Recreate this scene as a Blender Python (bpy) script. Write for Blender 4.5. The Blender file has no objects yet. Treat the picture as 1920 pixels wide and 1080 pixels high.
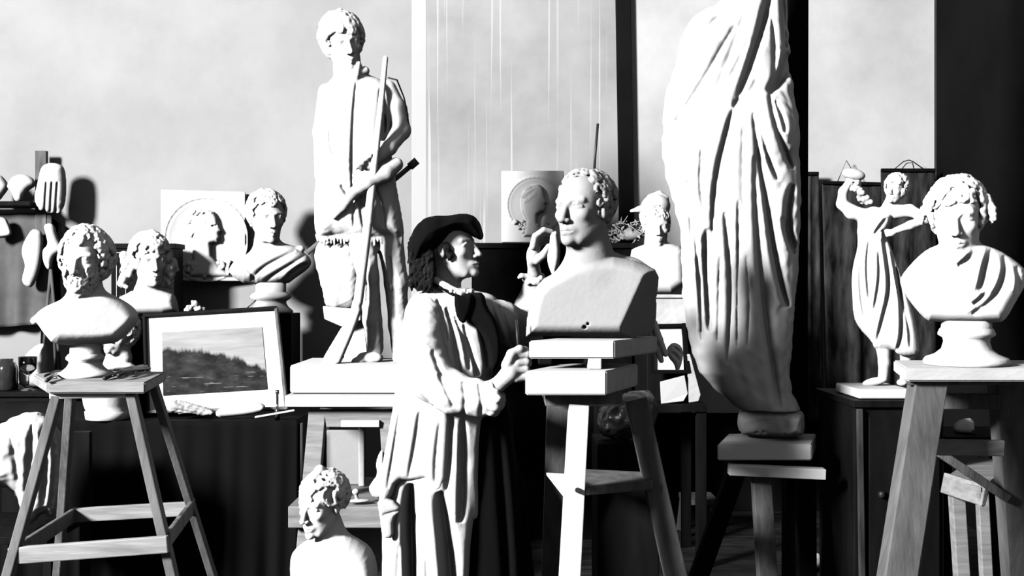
import bpy, bmesh, math, random
import numpy as np
from mathutils import Vector, Matrix
PI = math.pi
F = 1900.0; EYE = 1.42
sc = bpy.context.scene
COL = sc.collection

# ------------------------------------------------------------------ basics
def P(px, py, D):
    """A point of the room at depth D whose direction was read off the photograph."""
    return Vector(((px-960)/F*D, D, EYE-(py-540)/F*D))
def U(px, D): return px/F*D

def link(o, parent=None):
    COL.objects.link(o)
    if parent is not None: o.parent = parent
    return o
def base_of(parent):
    v = Vector((0, 0, 0))
    while parent is not None:
        v += parent.location; parent = parent.parent
    return v
def tag(o, label, cat=None, group=None, kind=None):
    if label: o['label'] = label
    if cat: o['category'] = cat
    if group: o['group'] = group
    if kind: o['kind'] = kind
    return o
def thing(name, label, cat, loc, group=None):
    o = bpy.data.objects.new(name, None); COL.objects.link(o)
    o.empty_display_size = .05; o.location = loc
    return tag(o, label, cat, group)
def mesh_from(name, v, faces, m, parent=None, smooth=True, origin=None):
    me = bpy.data.meshes.new(name)
    off = base_of(parent) if parent is not None else Vector(origin if origin is not None else (0, 0, 0))
    v = np.asarray(v, dtype=np.float32) - np.array(off, dtype=np.float32)
    f = np.asarray(faces, dtype=np.int32)
    me.vertices.add(len(v)); me.vertices.foreach_set('co', v.ravel())
    me.loops.add(f.size); me.loops.foreach_set('vertex_index', f.ravel())
    me.polygons.add(len(f)); me.polygons.foreach_set('loop_start', np.arange(0, f.size, f.shape[1], dtype=np.int32))
    me.update(calc_edges=True)
    me.polygons.foreach_set('use_smooth', np.full(len(f), smooth))
    me.materials.append(m)
    o = bpy.data.objects.new(name, me); link(o, parent)
    if parent is None: o.location = off
    return o
def obj(name, bm, m, parent=None, smooth=False, origin=None):
    me = bpy.data.meshes.new(name)
    if parent is not None: off = base_of(parent)
    elif origin is not None: off = Vector(origin)
    else:
        c = [v.co for v in bm.verts]
        off = Vector(((min(p.x for p in c)+max(p.x for p in c))/2, (min(p.y for p in c)+max(p.y for p in c))/2, min(p.z for p in c)))
    bmesh.ops.translate(bm, verts=bm.verts, vec=-off)
    bmesh.ops.recalc_face_normals(bm, faces=bm.faces)
    bm.to_mesh(me); bm.free(); me.materials.append(m)
    for p in me.polygons: p.use_smooth = smooth
    o = bpy.data.objects.new(name, me); link(o, parent)
    if parent is None: o.location = off
    return o

# ------------------------------------------------------------------ materials
def mat(name, c, rough=.8, var=0.0, scale=6.0, stretch=(1, 1, 1), bump=0.0, bscale=40.0, spec=.3, c2=None, contrast=.5):
    m = bpy.data.materials.new(name); m.use_nodes = True
    n = m.node_tree.nodes; L = m.node_tree.links
    b = n['Principled BSDF']; b.inputs['Roughness'].default_value = rough
    b.inputs['Specular IOR Level'].default_value = spec
    b.inputs['Base Color'].default_value = (c, c, c, 1)
    tc = n.new('ShaderNodeTexCoord'); mp = n.new('ShaderNodeMapping'); mp.inputs['Scale'].default_value = stretch
    L.new(tc.outputs['Object'], mp.inputs['Vector'])
    if var or c2 is not None:
        t = n.new('ShaderNodeTexNoise'); t.inputs['Scale'].default_value = scale; t.inputs['Detail'].default_value = 6
        L.new(mp.outputs[0], t.inputs['Vector'])
        r = n.new('ShaderNodeValToRGB'); r.color_ramp.elements[0].position = .5-contrast/2; r.color_ramp.elements[1].position = .5+contrast/2
        lo = max(0, c*(1-var)) if c2 is None else c2; hi = min(1, c*(1+var)) if c2 is None else c
        r.color_ramp.elements[0].color = (lo, lo, lo, 1); r.color_ramp.elements[1].color = (hi, hi, hi, 1)
        L.new(t.outputs['Fac'], r.inputs[0]); L.new(r.outputs[0], b.inputs['Base Color'])
    if bump:
        t2 = n.new('ShaderNodeTexNoise'); t2.inputs['Scale'].default_value = bscale; t2.inputs['Detail'].default_value = 4
        L.new(mp.outputs[0], t2.inputs['Vector'])
        bp = n.new('ShaderNodeBump'); bp.inputs['Strength'].default_value = bump; bp.inputs['Distance'].default_value = .01
        L.new(t2.outputs['Fac'], bp.inputs['Height']); L.new(bp.outputs[0], b.inputs['Normal'])
    return m
M = dict(
    plaster=mat('plaster', .80, .85, bump=.12, bscale=30),
    plaster_old=mat('aged_plaster', .55, .85, var=.25, scale=9, bump=.2, bscale=40),
    clay=mat('clay', .36, .85, var=.10, scale=5, bump=.10, bscale=60, spec=.1),
    wood=mat('raw_wood', .16, .7, c2=.06, scale=9, stretch=(3, 3, .6), bump=.15, bscale=30),
    wood_h=mat('sawn_board', .32, .7, c2=.15, scale=9, stretch=(.6, 3, 5), bump=.15, bscale=30),
    wood_pale=mat('pale_wood', .62, .7, var=.12, scale=8, stretch=(1, 3, 3), bump=.12),
    wood_mid=mat('weathered_wood', .17, .7, c2=.06, scale=10, stretch=(2.5, 2.5, .5), bump=.2, contrast=.35),
    wood_dark=mat('dark_wood', .010, .6, c2=.004, scale=6, stretch=(3, 3, .5), spec=.04),
    black_cloth=mat('black_cloth', .005, .95, spec=.05),
    black_velvet=mat('black_velvet', .005, .9, c2=.0025, scale=20, bump=.15, spec=.04),
    grey_cloth=mat('grey_cloth', .12, .9, var=.25, scale=8, bump=.1),
    smock=mat('white_smock', .74, .9, bump=.08, bscale=60),
    sheet=mat('white_sheet', .70, .9, bump=.06, bscale=60),
    skin=mat('skin', .52, .55, var=.06, scale=14, bump=.05, bscale=120),
    lips=mat('lips', .22, .5), hairgrey=mat('grey_hair', .012, .8, c2=.004, scale=30, bump=.3, spec=.1),
    metal=mat('dark_iron', .02, .4), leather=mat('dark_canvas', .055, .55, c2=.006, scale=5, stretch=(4, 4, .9), bump=.25, bscale=8, contrast=.3, spec=.1),
    paper=mat('paper', .72, .9, var=.05), glass_dark=mat('dark_glass', .03, .15, spec=.6), eye=mat('eye_white', .5, .3), iris=mat('iris', .02, .2),
)

# ------------------------------------------------------------------ mesh helpers (room space)
def beam(bm, p, q, w, t, face=(0, -1, 0), bev=.003):
    """A board from p to q: w wide, t thick in the direction `face`."""
    p = Vector(p); q = Vector(q); d = (q-p).normalized(); f = Vector(face)
    side = d.cross(f).normalized(); nrm = side.cross(d).normalized()
    vs = []
    for e in (p, q):
        for a, b in ((-1, -1), (1, -1), (1, 1), (-1, 1)):
            vs.append(bm.verts.new(e+side*(a*w/2)+nrm*(b*t/2)))
    fs = [(0, 1, 2, 3), (7, 6, 5, 4), (0, 4, 5, 1), (1, 5, 6, 2), (2, 6, 7, 3), (3, 7, 4, 0)]
    fc = [bm.faces.new([vs[i] for i in f_]) for f_ in fs]
    if bev:
        es = list({e for f_ in fc for e in f_.edges})
        bmesh.ops.bevel(bm, geom=es, offset=min(bev, w*.3, t*.3), segments=2, affect='EDGES', profile=.5)
    return bm
def NB(): return bmesh.new()
def board(name, p, q, w, t, m, parent=None, face=(0, -1, 0), bev=.003, smooth=False):
    return obj(name, beam(NB(), p, q, w, t, face, bev), m, parent, smooth)
def box(bm, x0, x1, y0, y1, z0, z1, rz=0, bev=.003):
    c = Vector(((x0+x1)/2, (y0+y1)/2, 0))
    ax = Vector((math.cos(rz), math.sin(rz), 0)); hx = (x1-x0)/2
    a = c-ax*hx; b = c+ax*hx; a.z = b.z = (z0+z1)/2
    return beam(bm, a, b, z1-z0, y1-y0, (ax.y, -ax.x, 0), bev)
def tube(bm, pts, r, seg=8, r2=None):
    pts = [Vector(p) for p in pts]; rings = []
    n = len(pts)
    for i, p in enumerate(pts):
        d = (pts[min(i+1, n-1)]-pts[max(i-1, 0)]).normalized()
        a = d.cross(Vector((0.31, .2, .93)) if abs(d.z) < .9 else Vector((1, .1, 0))).normalized(); b = d.cross(a)
        rr = r if r2 is None else r+(r2-r)*i/(n-1)
        rings.append([bm.verts.new(p+a*(rr*math.cos(2*PI*k/seg))+b*(rr*math.sin(2*PI*k/seg))) for k in range(seg)])
    for i in range(n-1):
        for k in range(seg):
            bm.faces.new((rings[i][k], rings[i][(k+1) % seg], rings[i+1][(k+1) % seg], rings[i+1][k]))
    bm.faces.new(rings[0][::-1]); bm.faces.new(rings[-1])
    return bm
def lathe(bm, c, prof, seg=40):
    c = Vector(c); rings = []
    for r, z in prof:
        rings.append([bm.verts.new(c+Vector((r*math.cos(2*PI*k/seg), r*math.sin(2*PI*k/seg), z))) for k in range(seg)])
    for i in range(len(rings)-1):
        for k in range(seg):
            bm.faces.new((rings[i][k], rings[i][(k+1) % seg], rings[i+1][(k+1) % seg], rings[i+1][k]))
    bm.faces.new(rings[0][::-1]); bm.faces.new(rings[-1])
    return bm
def prism(bm, pts, n, t, bev=.002):
    """A flat polygon (points in room space) given thickness t along n."""
    n = Vector(n).normalized()
    a = [bm.verts.new(Vector(p)) for p in pts]; b = [bm.verts.new(Vector(p)+n*t) for p in pts]
    fs = [bm.faces.new(a), bm.faces.new(b[::-1])]
    k = len(a)
    for i in range(k): fs.append(bm.faces.new((a[i], a[(i+1) % k], b[(i+1) % k], b[i])))
    if bev: bmesh.ops.bevel(bm, geom=list({e for f_ in fs for e in f_.edges}), offset=bev, segments=2, affect='EDGES')
    return bm

# ------------------------------------------------------------------ sculpting: smooth unions on a grid, meshed by surface nets
def Rm(yaw=0, pitch=0, roll=0):
    y, p, r = (math.radians(a) for a in (yaw, -pitch, roll))
    Ry = np.array([[math.cos(y), 0, math.sin(y)], [0, 1, 0], [-math.sin(y), 0, math.cos(y)]])
    Rx = np.array([[1, 0, 0], [0, math.cos(p), -math.sin(p)], [0, math.sin(p), math.cos(p)]])
    Rz = np.array([[math.cos(r), -math.sin(r), 0], [math.sin(r), math.cos(r), 0], [0, 0, 1]])
    return Ry @ Rx @ Rz
class Sculpt:
    """Units: photograph pixels at the object's depth. x right, y DOWN as given by the caller, z towards the viewer."""
    def __init__(s, x0, x1, y0, y1, z0, z1, vox=2.0):
        s.v = vox
        s.gx = np.arange(x0, x1+vox, vox, dtype=np.float32)
        s.gy = np.arange(-y1, -y0+vox, vox, dtype=np.float32)
        s.gz = np.arange(z0, z1+vox, vox, dtype=np.float32)
        s.f = np.full((len(s.gx), len(s.gy), len(s.gz)), 500.0, dtype=np.float32)
        s.frame()
    def frame(s, o=(0, 0, 0), R=None, k=1.0):
        s.o = np.array([o[0], -o[1], o[2]], dtype=np.float32); s.R = np.eye(3) if R is None else R; s.k = float(k)
        s.plain = R is None and k == 1.0 and tuple(o) == (0, 0, 0)
        return s
    def _c(s, p):      # caller's point -> grid space; in the plain frame y is flipped, in a local frame y is up
        p = np.array(p[:3], dtype=float)
        if s.plain: return np.array([p[0], -p[1], p[2]])
        return s.o + s.R @ (p*s.k)
    def _blk(s, c, rad):
        sl = []
        for g, a in ((s.gx, c[0]), (s.gy, c[1]), (s.gz, c[2])):
            i = int(max(0, math.floor((a-rad-g[0])/s.v))); j = int(min(len(g), math.ceil((a+rad-g[0])/s.v)+1))
            if j <= i: return None
            sl.append(slice(i, j))
        return tuple(sl)
    def _apply(s, sl, d, k, sub):
        a = s.f[sl]
        if sub: a = -a
        if k > 0:
            h = np.maximum(k-np.abs(a-d), 0)/k; r = np.minimum(a, d)-h*h*k*.25
        else: r = np.minimum(a, d)
        s.f[sl] = -r if sub else r
    def _xyz(s, sl):
        return s.gx[sl[0]][:, None, None], s.gy[sl[1]][None, :, None], s.gz[sl[2]][None, None, :]
    def ell(s, c, r, k=4, rot=(0, 0, 0), sub=False):
        C = s._c(c); K = k*s.k; r = np.array(r, dtype=float)*s.k
        sl = s._blk(C, r.max()+K+2*s.v)
        if sl is None: return s
        R = s.R @ Rm(*rot)
        x, y, z = s._xyz(sl); x = x-C[0]; y = y-C[1]; z = z-C[2]
        a, b, e = (x*R[0, i]+y*R[1, i]+z*R[2, i] for i in range(3))
        k0 = np.sqrt((a/r[0])**2+(b/r[1])**2+(e/r[2])**2); k1 = np.sqrt((a/r[0]**2)**2+(b/r[1]**2)**2+(e/r[2]**2)**2)+1e-6
        s._apply(sl, (k0*(k0-1)/k1).astype(np.float32), K, sub); return s
    def cone(s, a, ra, b, rb, k=4, sub=False):
        A = s._c(a); B = s._c(b); K = k*s.k; ra = ra*s.k; rb = rb*s.k
        sl = s._blk((A+B)/2, np.linalg.norm(B-A)/2+max(ra, rb)+K+2*s.v)
        if sl is None: return s
        x, y, z = s._xyz(sl); d = B-A; L2 = float(d @ d)+1e-9
        x = x-A[0]; y = y-A[1]; z = z-A[2]
        t = np.clip((x*d[0]+y*d[1]+z*d[2])/L2, 0, 1)
        q = np.sqrt((x-t*d[0])**2+(y-t*d[1])**2+(z-t*d[2])**2)-(ra+(rb-ra)*t)
        s._apply(sl, q.astype(np.float32), K, sub); return s
    def chain(s, pts, k=4, sub=False):
        for a, b in zip(pts[:-1], pts[1:]): s.cone(a, a[3], b, b[3], k, sub)
        return s
    def box(s, c, h, rd=1, k=2, rot=(0, 0, 0), sub=False):
        C = s._c(c); K = k*s.k; h = np.array(h, dtype=float)*s.k; rd *= s.k
        sl = s._blk(C, float(np.linalg.norm(h))+K+2*s.v)
        if sl is None: return s
        R = s.R @ Rm(*rot)
        x, y, z = s._xyz(sl); x = x-C[0]; y = y-C[1]; z = z-C[2]
        q = [np.abs(x*R[0, i]+y*R[1, i]+z*R[2, i])-(h[i]-rd) for i in range(3)]
        m = [np.maximum(a, 0) for a in q]
        d = np.sqrt(m[0]**2+m[1]**2+m[2]**2)+np.minimum(np.maximum(np.maximum(q[0], q[1]), q[2]), 0)-rd
        s._apply(sl, d.astype(np.float32), K, sub); return s
    def pillow(s, pts, zc, T, W, k=4, sub=False, flat=0):
        """Outline read in the plain frame, given a rounded thickness T; W = how far in from the rim it reaches full thickness."""
        pts = [(p[0], -p[1]) for p in pts]
        xs = [p[0] for p in pts]; ys = [p[1] for p in pts]; g = k+2*s.v
        sl = []
        for G, lo, hi in ((s.gx, min(xs), max(xs)), (s.gy, min(ys), max(ys)), (s.gz, zc-T, zc+T)):
            i = int(max(0, math.floor((lo-g-G[0])/s.v))); j = int(min(len(G), math.ceil((hi+g-G[0])/s.v)+1)); sl.append(slice(i, j))
        sl = tuple(sl)
        d2 = polysd(pts, s.gx[sl[0]][:, None], s.gy[sl[1]][None, :])[:, :, None]
        z = s.gz[sl[2]][None, None, :]-zc
        u = np.clip(-d2/W, 0, 1); gg = np.sqrt(np.maximum(1-(1-u)**2, 0))*T
        ins = np.maximum(np.abs(z)-gg, d2)
        out = np.sqrt(np.maximum(d2, 0)**2+np.maximum(np.abs(z)-flat, 0)**2)
        s._apply(sl, np.where(d2 < 0, ins, out).astype(np.float32), k, sub); return s
    def groove(s, pts, w, depth, z0=-1e9, soft=6.0, taper=True):
        """A fold: cut `depth` into (or, if negative, raised from) everything nearer the viewer than z0 along a line."""
        pts = smoothline([(p[0], -p[1]) for p in pts])
        xs = [p[0] for p in pts]; ys = [p[1] for p in pts]; g = 2.6*w
        sl = []
        for G, lo, hi in ((s.gx, min(xs), max(xs)), (s.gy, min(ys), max(ys))):
            i = int(max(0, math.floor((lo-g-G[0])/s.v))); j = int(min(len(G), math.ceil((hi+g-G[0])/s.v)+1))
            if j <= i: return s
            sl.append(slice(i, j))
        d, t = linedist(pts, s.gx[sl[0]][:, None], s.gy[sl[1]][None, :])
        sp = np.sin(np.clip(t, 0, 1)*PI)**.6 if taper else 1.0
        ww = w*(.35+.75*sp); e = np.exp(-(d/ww)**1.6)*depth*sp
        z = s.gz[None, None, :]
        fr = np.ones_like(z) if z0 < -1e8 else 1/(1+np.exp(-np.clip((z-z0)/soft, -30, 30)))
        s.f[sl[0], sl[1], :] += (e[:, :, None]*fr).astype(np.float32); return s
    def cut(s, a, b, c, k=2):
        """Slice away everything beyond the plane through three points, on its right-hand (+x) side."""
        a, b, c = (s._c(q) for q in (a, b, c)); n = np.cross(b-a, c-a); n /= np.linalg.norm(n); n = n if n[0] > 0 else -n
        x, y, z = s.gx[:, None, None], s.gy[None, :, None], s.gz[None, None, :]
        d = ((x-a[0])*n[0]+(y-a[1])*n[1]+(z-a[2])*n[2]).astype(np.float32)
        h = np.maximum(k-np.abs(s.f-d), 0)/k; s.f = np.maximum(s.f, d)+h*h*k*.25; return s
    def noise(s, amp, wl, seed=0, y0=None, y1=None):
        rs = np.random.RandomState(seed); x, y, z = s.gx[:, None, None], s.gy[None, :, None], s.gz[None, None, :]
        n = 0
        for i in range(5):
            v = rs.randn(3); v /= np.linalg.norm(v); f_ = 2*PI/wl*(.6+rs.rand()); ph = rs.rand()*6
            n = n+np.sin((x*v[0]+y*v[1]+z*v[2])*f_+ph+1.5*np.sin((x*v[1]-y*v[2]+z*v[0])*f_*.7+ph))
        n = n*(amp/3)
        if y0 is not None: n = n*((-y > y0) & (-y < y1))
        s.f += n.astype(np.float32); return s
    def nets(s):
        f = s.f; f = np.pad(f, 1, constant_values=50.0)
        S = f < 0; nx, ny, nz = f.shape
        c = sum(S[i:nx-1+i, j:ny-1+j, k:nz-1+k].astype(np.int8) for i in (0, 1) for j in (0, 1) for k in (0, 1))
        I, J, K = np.nonzero((c > 0) & (c < 8)); n = len(I)
        ids = np.full((nx-1, ny-1, nz-1), -1, np.int32); ids[I, J, K] = np.arange(n)
        acc = np.zeros((n, 3)); cnt = np.zeros(n)
        cor = [(i, j, k) for i in (0, 1) for j in (0, 1) for k in (0, 1)]
        val = {q: f[I+q[0], J+q[1], K+q[2]] for q in cor}
        for a in cor:
            for ax in range(3):
                if a[ax]: continue
                b = list(a); b[ax] = 1; b = tuple(b); va, vb = val[a], val[b]
                m = (va < 0) != (vb < 0)
                t = np.where(m, va/(np.where(m, va-vb, 1)), 0)
                for q in range(3): acc[:, q] += np.where(m, a[q]+(t if q == ax else 0), 0)
                cnt += m
        v = acc/cnt[:, None]+np.stack([I, J, K], 1)
        V = np.stack([s.gx[0]+(v[:, 0]-1)*s.v, s.gy[0]+(v[:, 1]-1)*s.v, s.gz[0]+(v[:, 2]-1)*s.v], 1)
        faces = []
        for ax in range(3):
            o1, o2 = (ax+1) % 3, (ax+2) % 3
            A = [slice(None)]*3; B = [slice(None)]*3; A[ax] = slice(0, -1); B[ax] = slice(1, None)
            sa = S[tuple(A)]; sb = S[tuple(B)]
            E = np.nonzero(sa != sb); E = np.stack(E, 1)
            E = E[(E[:, o1] > 0) & (E[:, o2] > 0) & (E[:, o1] < f.shape[o1]-1) & (E[:, o2] < f.shape[o2]-1)]
            def cid(d1, d2):
                q = E.copy(); q[:, o1] -= d1; q[:, o2] -= d2; return ids[q[:, 0], q[:, 1], q[:, 2]]
            qd = np.stack([cid(1, 1), cid(0, 1), cid(0, 0), cid(1, 0)], 1)
            fl = ~sa[E[:, 0], E[:, 1], E[:, 2]]
            qd[fl] = qd[fl][:, ::-1]; faces.append(qd)
        return V, np.concatenate(faces)
    def mesh(s, name, m, parent, cx, D, origin=None):
        V, Q = s.nets(); s.f = None
        return mesh_from(name, place(V, cx, D), Q, m, parent, origin=origin)
def place(V, cx, D):
    """Sculpting units -> room, the piece turned about its own upright axis at (cx, D)."""
    a = math.atan((cx-960)/F); ca, sa = math.cos(a), math.sin(a); k = D/F
    dx = (V[:, 0]-cx)*k*ca; dz = V[:, 2]*k*ca
    return np.stack([(cx-960)*k+dx*ca-dz*sa, D-dx*sa-dz*ca, EYE+(V[:, 1]+540)*k], 1)
def polysd(pts, X, Y):
    d = np.full(np.broadcast(X, Y).shape, 1e18); sg = np.ones(d.shape); n = len(pts)
    for i in range(n):
        a = pts[i]; b = pts[i-1]; ex, ey = b[0]-a[0], b[1]-a[1]; wx, wy = X-a[0], Y-a[1]
        t = np.clip((wx*ex+wy*ey)/(ex*ex+ey*ey+1e-9), 0, 1); d = np.minimum(d, (wx-ex*t)**2+(wy-ey*t)**2)
        c1 = Y >= a[1]; c2 = Y < b[1]; c3 = ex*wy > ey*wx
        fl = (c1 & c2 & c3) | (~c1 & ~c2 & ~c3); sg = np.where(fl, -sg, sg)
    return sg*np.sqrt(d)
def linedist(pts, X, Y):
    d = np.full(np.broadcast(X, Y).shape, 1e18); T = np.zeros(d.shape); n = len(pts)-1
    for i in range(n):
        a = pts[i]; b = pts[i+1]; ex, ey = b[0]-a[0], b[1]-a[1]; wx, wy = X-a[0], Y-a[1]
        t = np.clip((wx*ex+wy*ey)/(ex*ex+ey*ey+1e-9), 0, 1); q = (wx-ex*t)**2+(wy-ey*t)**2
        T = np.where(q < d, (i+t)/n, T); d = np.minimum(d, q)
    return np.sqrt(d), T
def smoothline(pts, it=2):
    for _ in range(it):
        q = [pts[0]]
        for a, b in zip(pts[:-1], pts[1:]): q += [(a[0]*.75+b[0]*.25, a[1]*.75+b[1]*.25), (a[0]*.25+b[0]*.75, a[1]*.25+b[1]*.75)]
        pts = q+[pts[-1]]
    return pts
def smoothpoly(pts, it=2):
    for _ in range(it):
        q = []; n = len(pts)
        for i in range(n):
            a, b = pts[i], pts[(i+1) % n]
            q += [(a[0]*.75+b[0]*.25, a[1]*.75+b[1]*.25), (a[0]*.25+b[0]*.75, a[1]*.25+b[1]*.75)]
        pts = q
    return pts

# ------------------------------------------------------------------ heads
def head(S, cx, cy, H, yaw=0, pitch=0, roll=0, cz=0, neck=True, gaunt=0.0, female=False, eyes=True, ears=True, kk=1.0):
    S.frame((cx, cy, cz), Rm(yaw, pitch, roll), H)
    S.ell((0, .13, -.09), (.315, .35, .40), .02)
    S.ell((0, .10, .12), (.265, .30, .22), .06)
    S.ell((0, -.13, .09), (.255-.02*gaunt, .33, .255), .08)
    S.ell((0, -.33, .11), (.17 if female else .195, .16, .21), .08)
    S.cone((-.20, -.20, -.02), .07, (-.10, -.41, .20), .07, .06); S.cone((.20, -.20, -.02), .07, (.10, -.41, .20), .07, .06)
    for q in (-1, 1):
        S.ell((q*.165, -.10, .225), (.085, .075, .085), .06)
        S.cone((q*.20, .075, .27), .028, (q*.06, .06, .335), .034, .05)
        S.ell((q*.135, .0, .385), (.080, .052, .075), .035, sub=True)
        if eyes:
            S.ell((q*.135, -.005, .262), (.068, .056, .066), .012)
            S.chain([(q*.205, -.004, .285, .013), (q*.16, .030, .322, .015), (q*.11, .030, .326, .015), (q*.072, .0, .31, .012)], .012)
            S.chain([(q*.20, -.01, .285, .010), (q*.14, -.040, .308, .011), (q*.08, -.018, .308, .010)], .012)
    S.cone((0, .07, .325), .030, (0, -.155, .43), .046, .035)
    S.ell((0, -.175, .435), (.046, .038, .045), .02)
    for q in (-1, 1): S.ell((q*.050, -.185, .385), (.034, .030, .045), .018)
    for q in (-1, 1): S.ell((q*.026, -.212, .425), (.014, .012, .02), .008, sub=True)
    S.ell((0, -.30, .30), (.115, .075, .085), .05)
    S.chain([(-.085, -.312, .335, .014), (-.03, -.288, .378, .019), (.03, -.288, .378, .019), (.085, -.312, .335, .014)], .015)
    S.chain([(-.07, -.335, .338, .015), (0, -.345, .375, .024), (.07, -.335, .338, .015)], .015)
    S.chain([(-.095, -.318, .345, .006), (0, -.316, .402, .008), (.095, -.318, .345, .006)], .008, sub=True)
    S.ell((0, -.385, .385), (.06, .02, .03), .02, sub=True)
    S.ell((0, -.43, .305), (.085, .07, .075), .06)
    if ears:
        for q in (-1, 1):
            S.ell((q*.305, -.045, -.05), (.040, .105, .068), .015, rot=(q*20, 0, 0))
            S.ell((q*.345, -.02, -.04), (.020, .055, .035), .012, rot=(q*20, 0, 0), sub=True)
    if neck:
        S.cone((0, -.28, -.06), .185 if female else .205, (0, -.78, -.12), .20 if female else .235, .07)
    S.frame()
def locks(S, cx, cy, H, yaw, pitch, roll, n, size, keep, seed, cz=0, rad=(.335, .375, .425), ctr=(0, .13, -.09), curl=.5, down=.4, k=.02, L=.12):
    """Locks of hair laid over the skull; keep(x, y, z) says where hair grows."""
    n = int(n*2.1); size *= .72; L *= 1.1; k = .007
    S.frame((cx, cy, cz), Rm(yaw, pitch, roll), H); rs = random.Random(seed)
    g = PI*(3-math.sqrt(5))
    for i in range(n):
        yy = 1-2*(i+.5)/n; rr = math.sqrt(1-yy*yy); th = g*i+rs.uniform(-.2, .2)
        nv = Vector((rr*math.cos(th), yy, rr*math.sin(th)))
        p = Vector((ctr[0]+nv.x*rad[0], ctr[1]+nv.y*rad[1], ctr[2]+nv.z*rad[2]))
        if not keep(p.x, p.y, p.z): continue
        t = Vector((rs.gauss(0, curl), -down, rs.gauss(0, curl))); t = (t-nv*t.dot(nv))
        if t.length < 1e-3: continue
        t.normalize(); b = nv.cross(t)*rs.choice((-1, 1))
        pts = []; nseg = 5
        sz = size*rs.uniform(.75, 1.25); q = p+nv*rs.uniform(-.01, .012)
        ang = 0
        for j in range(nseg):
            w = sz*(1-.55*j/(nseg-1))
            pts.append((q.x, q.y, q.z, w))
            ang += curl*rs.uniform(.5, 1.4)
            dv = t*math.cos(ang)+b*math.sin(ang)
            q = q+dv*L/(nseg-1)
            nn = Vector(((q.x-ctr[0])/rad[0], (q.y-ctr[1])/rad[1], (q.z-ctr[2])/rad[2]))
            if nn.length > .01: q = Vector(ctr)+Vector((q.x-ctr[0], q.y-ctr[1], q.z-ctr[2]))*(1+(1/nn.length-1)*.7)
            q = q+nv*.006
        S.chain(pts, k)
    S.frame()
def hairline(front=.30, side=-.02, back=-.45):
    def kf(x, y, z):
        if z > .18: return y > front
        if z > -.02: return y > front-(.18-z)*1.6 and y > side+.05
        return y > back+(.4 if z > -.15 else 0)*0
    return kf
# ================================================================== THE ROOM
WALL_Y = 6.5; RX = 2.72; LX = -6.6; TOPZ = 7.2
def wall_mat(name, base, lo, streak=False):
    m = bpy.data.materials.new(name); m.use_nodes = True
    n = m.node_tree.nodes; L = m.node_tree.links; b = n['Principled BSDF']
    b.inputs['Roughness'].default_value = .9; b.inputs['Specular IOR Level'].default_value = .02
    tc = n.new('ShaderNodeTexCoord')
    t = n.new('ShaderNodeTexNoise'); t.inputs['Scale'].default_value = 1.1; t.inputs['Detail'].default_value = 7; t.inputs['Roughness'].default_value = .6
    L.new(tc.outputs['Object'], t.inputs['Vector'])
    r = n.new('ShaderNodeValToRGB'); r.color_ramp.elements[0].position = .30; r.color_ramp.elements[1].position = .62
    r.color_ramp.elements[0].color = (lo, lo, lo, 1); r.color_ramp.elements[1].color = (base, base, base, 1)
    L.new(t.outputs['Fac'], r.inputs[0]); col = r.outputs[0]
    if streak:
        mp = n.new('ShaderNodeMapping'); mp.inputs['Scale'].default_value = (38, 1, .35); L.new(tc.outputs['Object'], mp.inputs['Vector'])
        s = n.new('ShaderNodeTexNoise'); s.inputs['Scale'].default_value = 1.0; s.inputs['Detail'].default_value = 2; L.new(mp.outputs[0], s.inputs['Vector'])
        q = n.new('ShaderNodeValToRGB'); q.color_ramp.elements[0].position = .60; q.color_ramp.elements[1].position = .68
        L.new(s.outputs['Fac'], q.inputs[0])
        mx = n.new('ShaderNodeMix'); mx.data_type = 'RGBA'; L.new(q.outputs[0], mx.inputs['Factor']); L.new(col, mx.inputs['A'])
        mx.inputs['B'].default_value = (.55, .55, .55, 1); col = mx.outputs['Result']
    L.new(col, b.inputs['Base Color'])
    t2 = n.new('ShaderNodeTexNoise'); t2.inputs['Scale'].default_value = 25; L.new(tc.outputs['Object'], t2.inputs['Vector'])
    bp = n.new('ShaderNodeBump'); bp.inputs['Strength'].default_value = .08; bp.inputs['Distance'].default_value = .01
    L.new(t2.outputs['Fac'], bp.inputs['Height']); L.new(bp.outputs[0], b.inputs['Normal'])
    return m
W_WALL = wall_mat('limewash', .41, .31); W_FIELD = wall_mat('brightened_limewash', .66, .44); W_PANEL = wall_mat('stained_limewash', .43, .27, True)
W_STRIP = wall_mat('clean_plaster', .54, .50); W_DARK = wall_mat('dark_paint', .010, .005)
W_FLOOR = mat('floor_boards', .03, .6, c2=.006, scale=5, stretch=(1.2, 5, 1), bump=.2, bscale=14, contrast=.3, spec=.25)
def struct(name, bm, m, label=None, smooth=False):
    o = obj(name, bm, m, None, smooth); o['kind'] = 'structure'
    if label: o['label'] = label
    return o
struct('floor', box(NB(), LX, RX, -3.2, WALL_Y+.1, -.12, 0, bev=0), W_FLOOR)
struct('wall_back', box(NB(), LX, RX, WALL_Y, WALL_Y+.15, 0, TOPZ, bev=0), W_WALL)
struct('wall_right', box(NB(), RX, RX+.15, 3.4, WALL_Y+.15, 0, TOPZ, bev=0), W_DARK)
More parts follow.
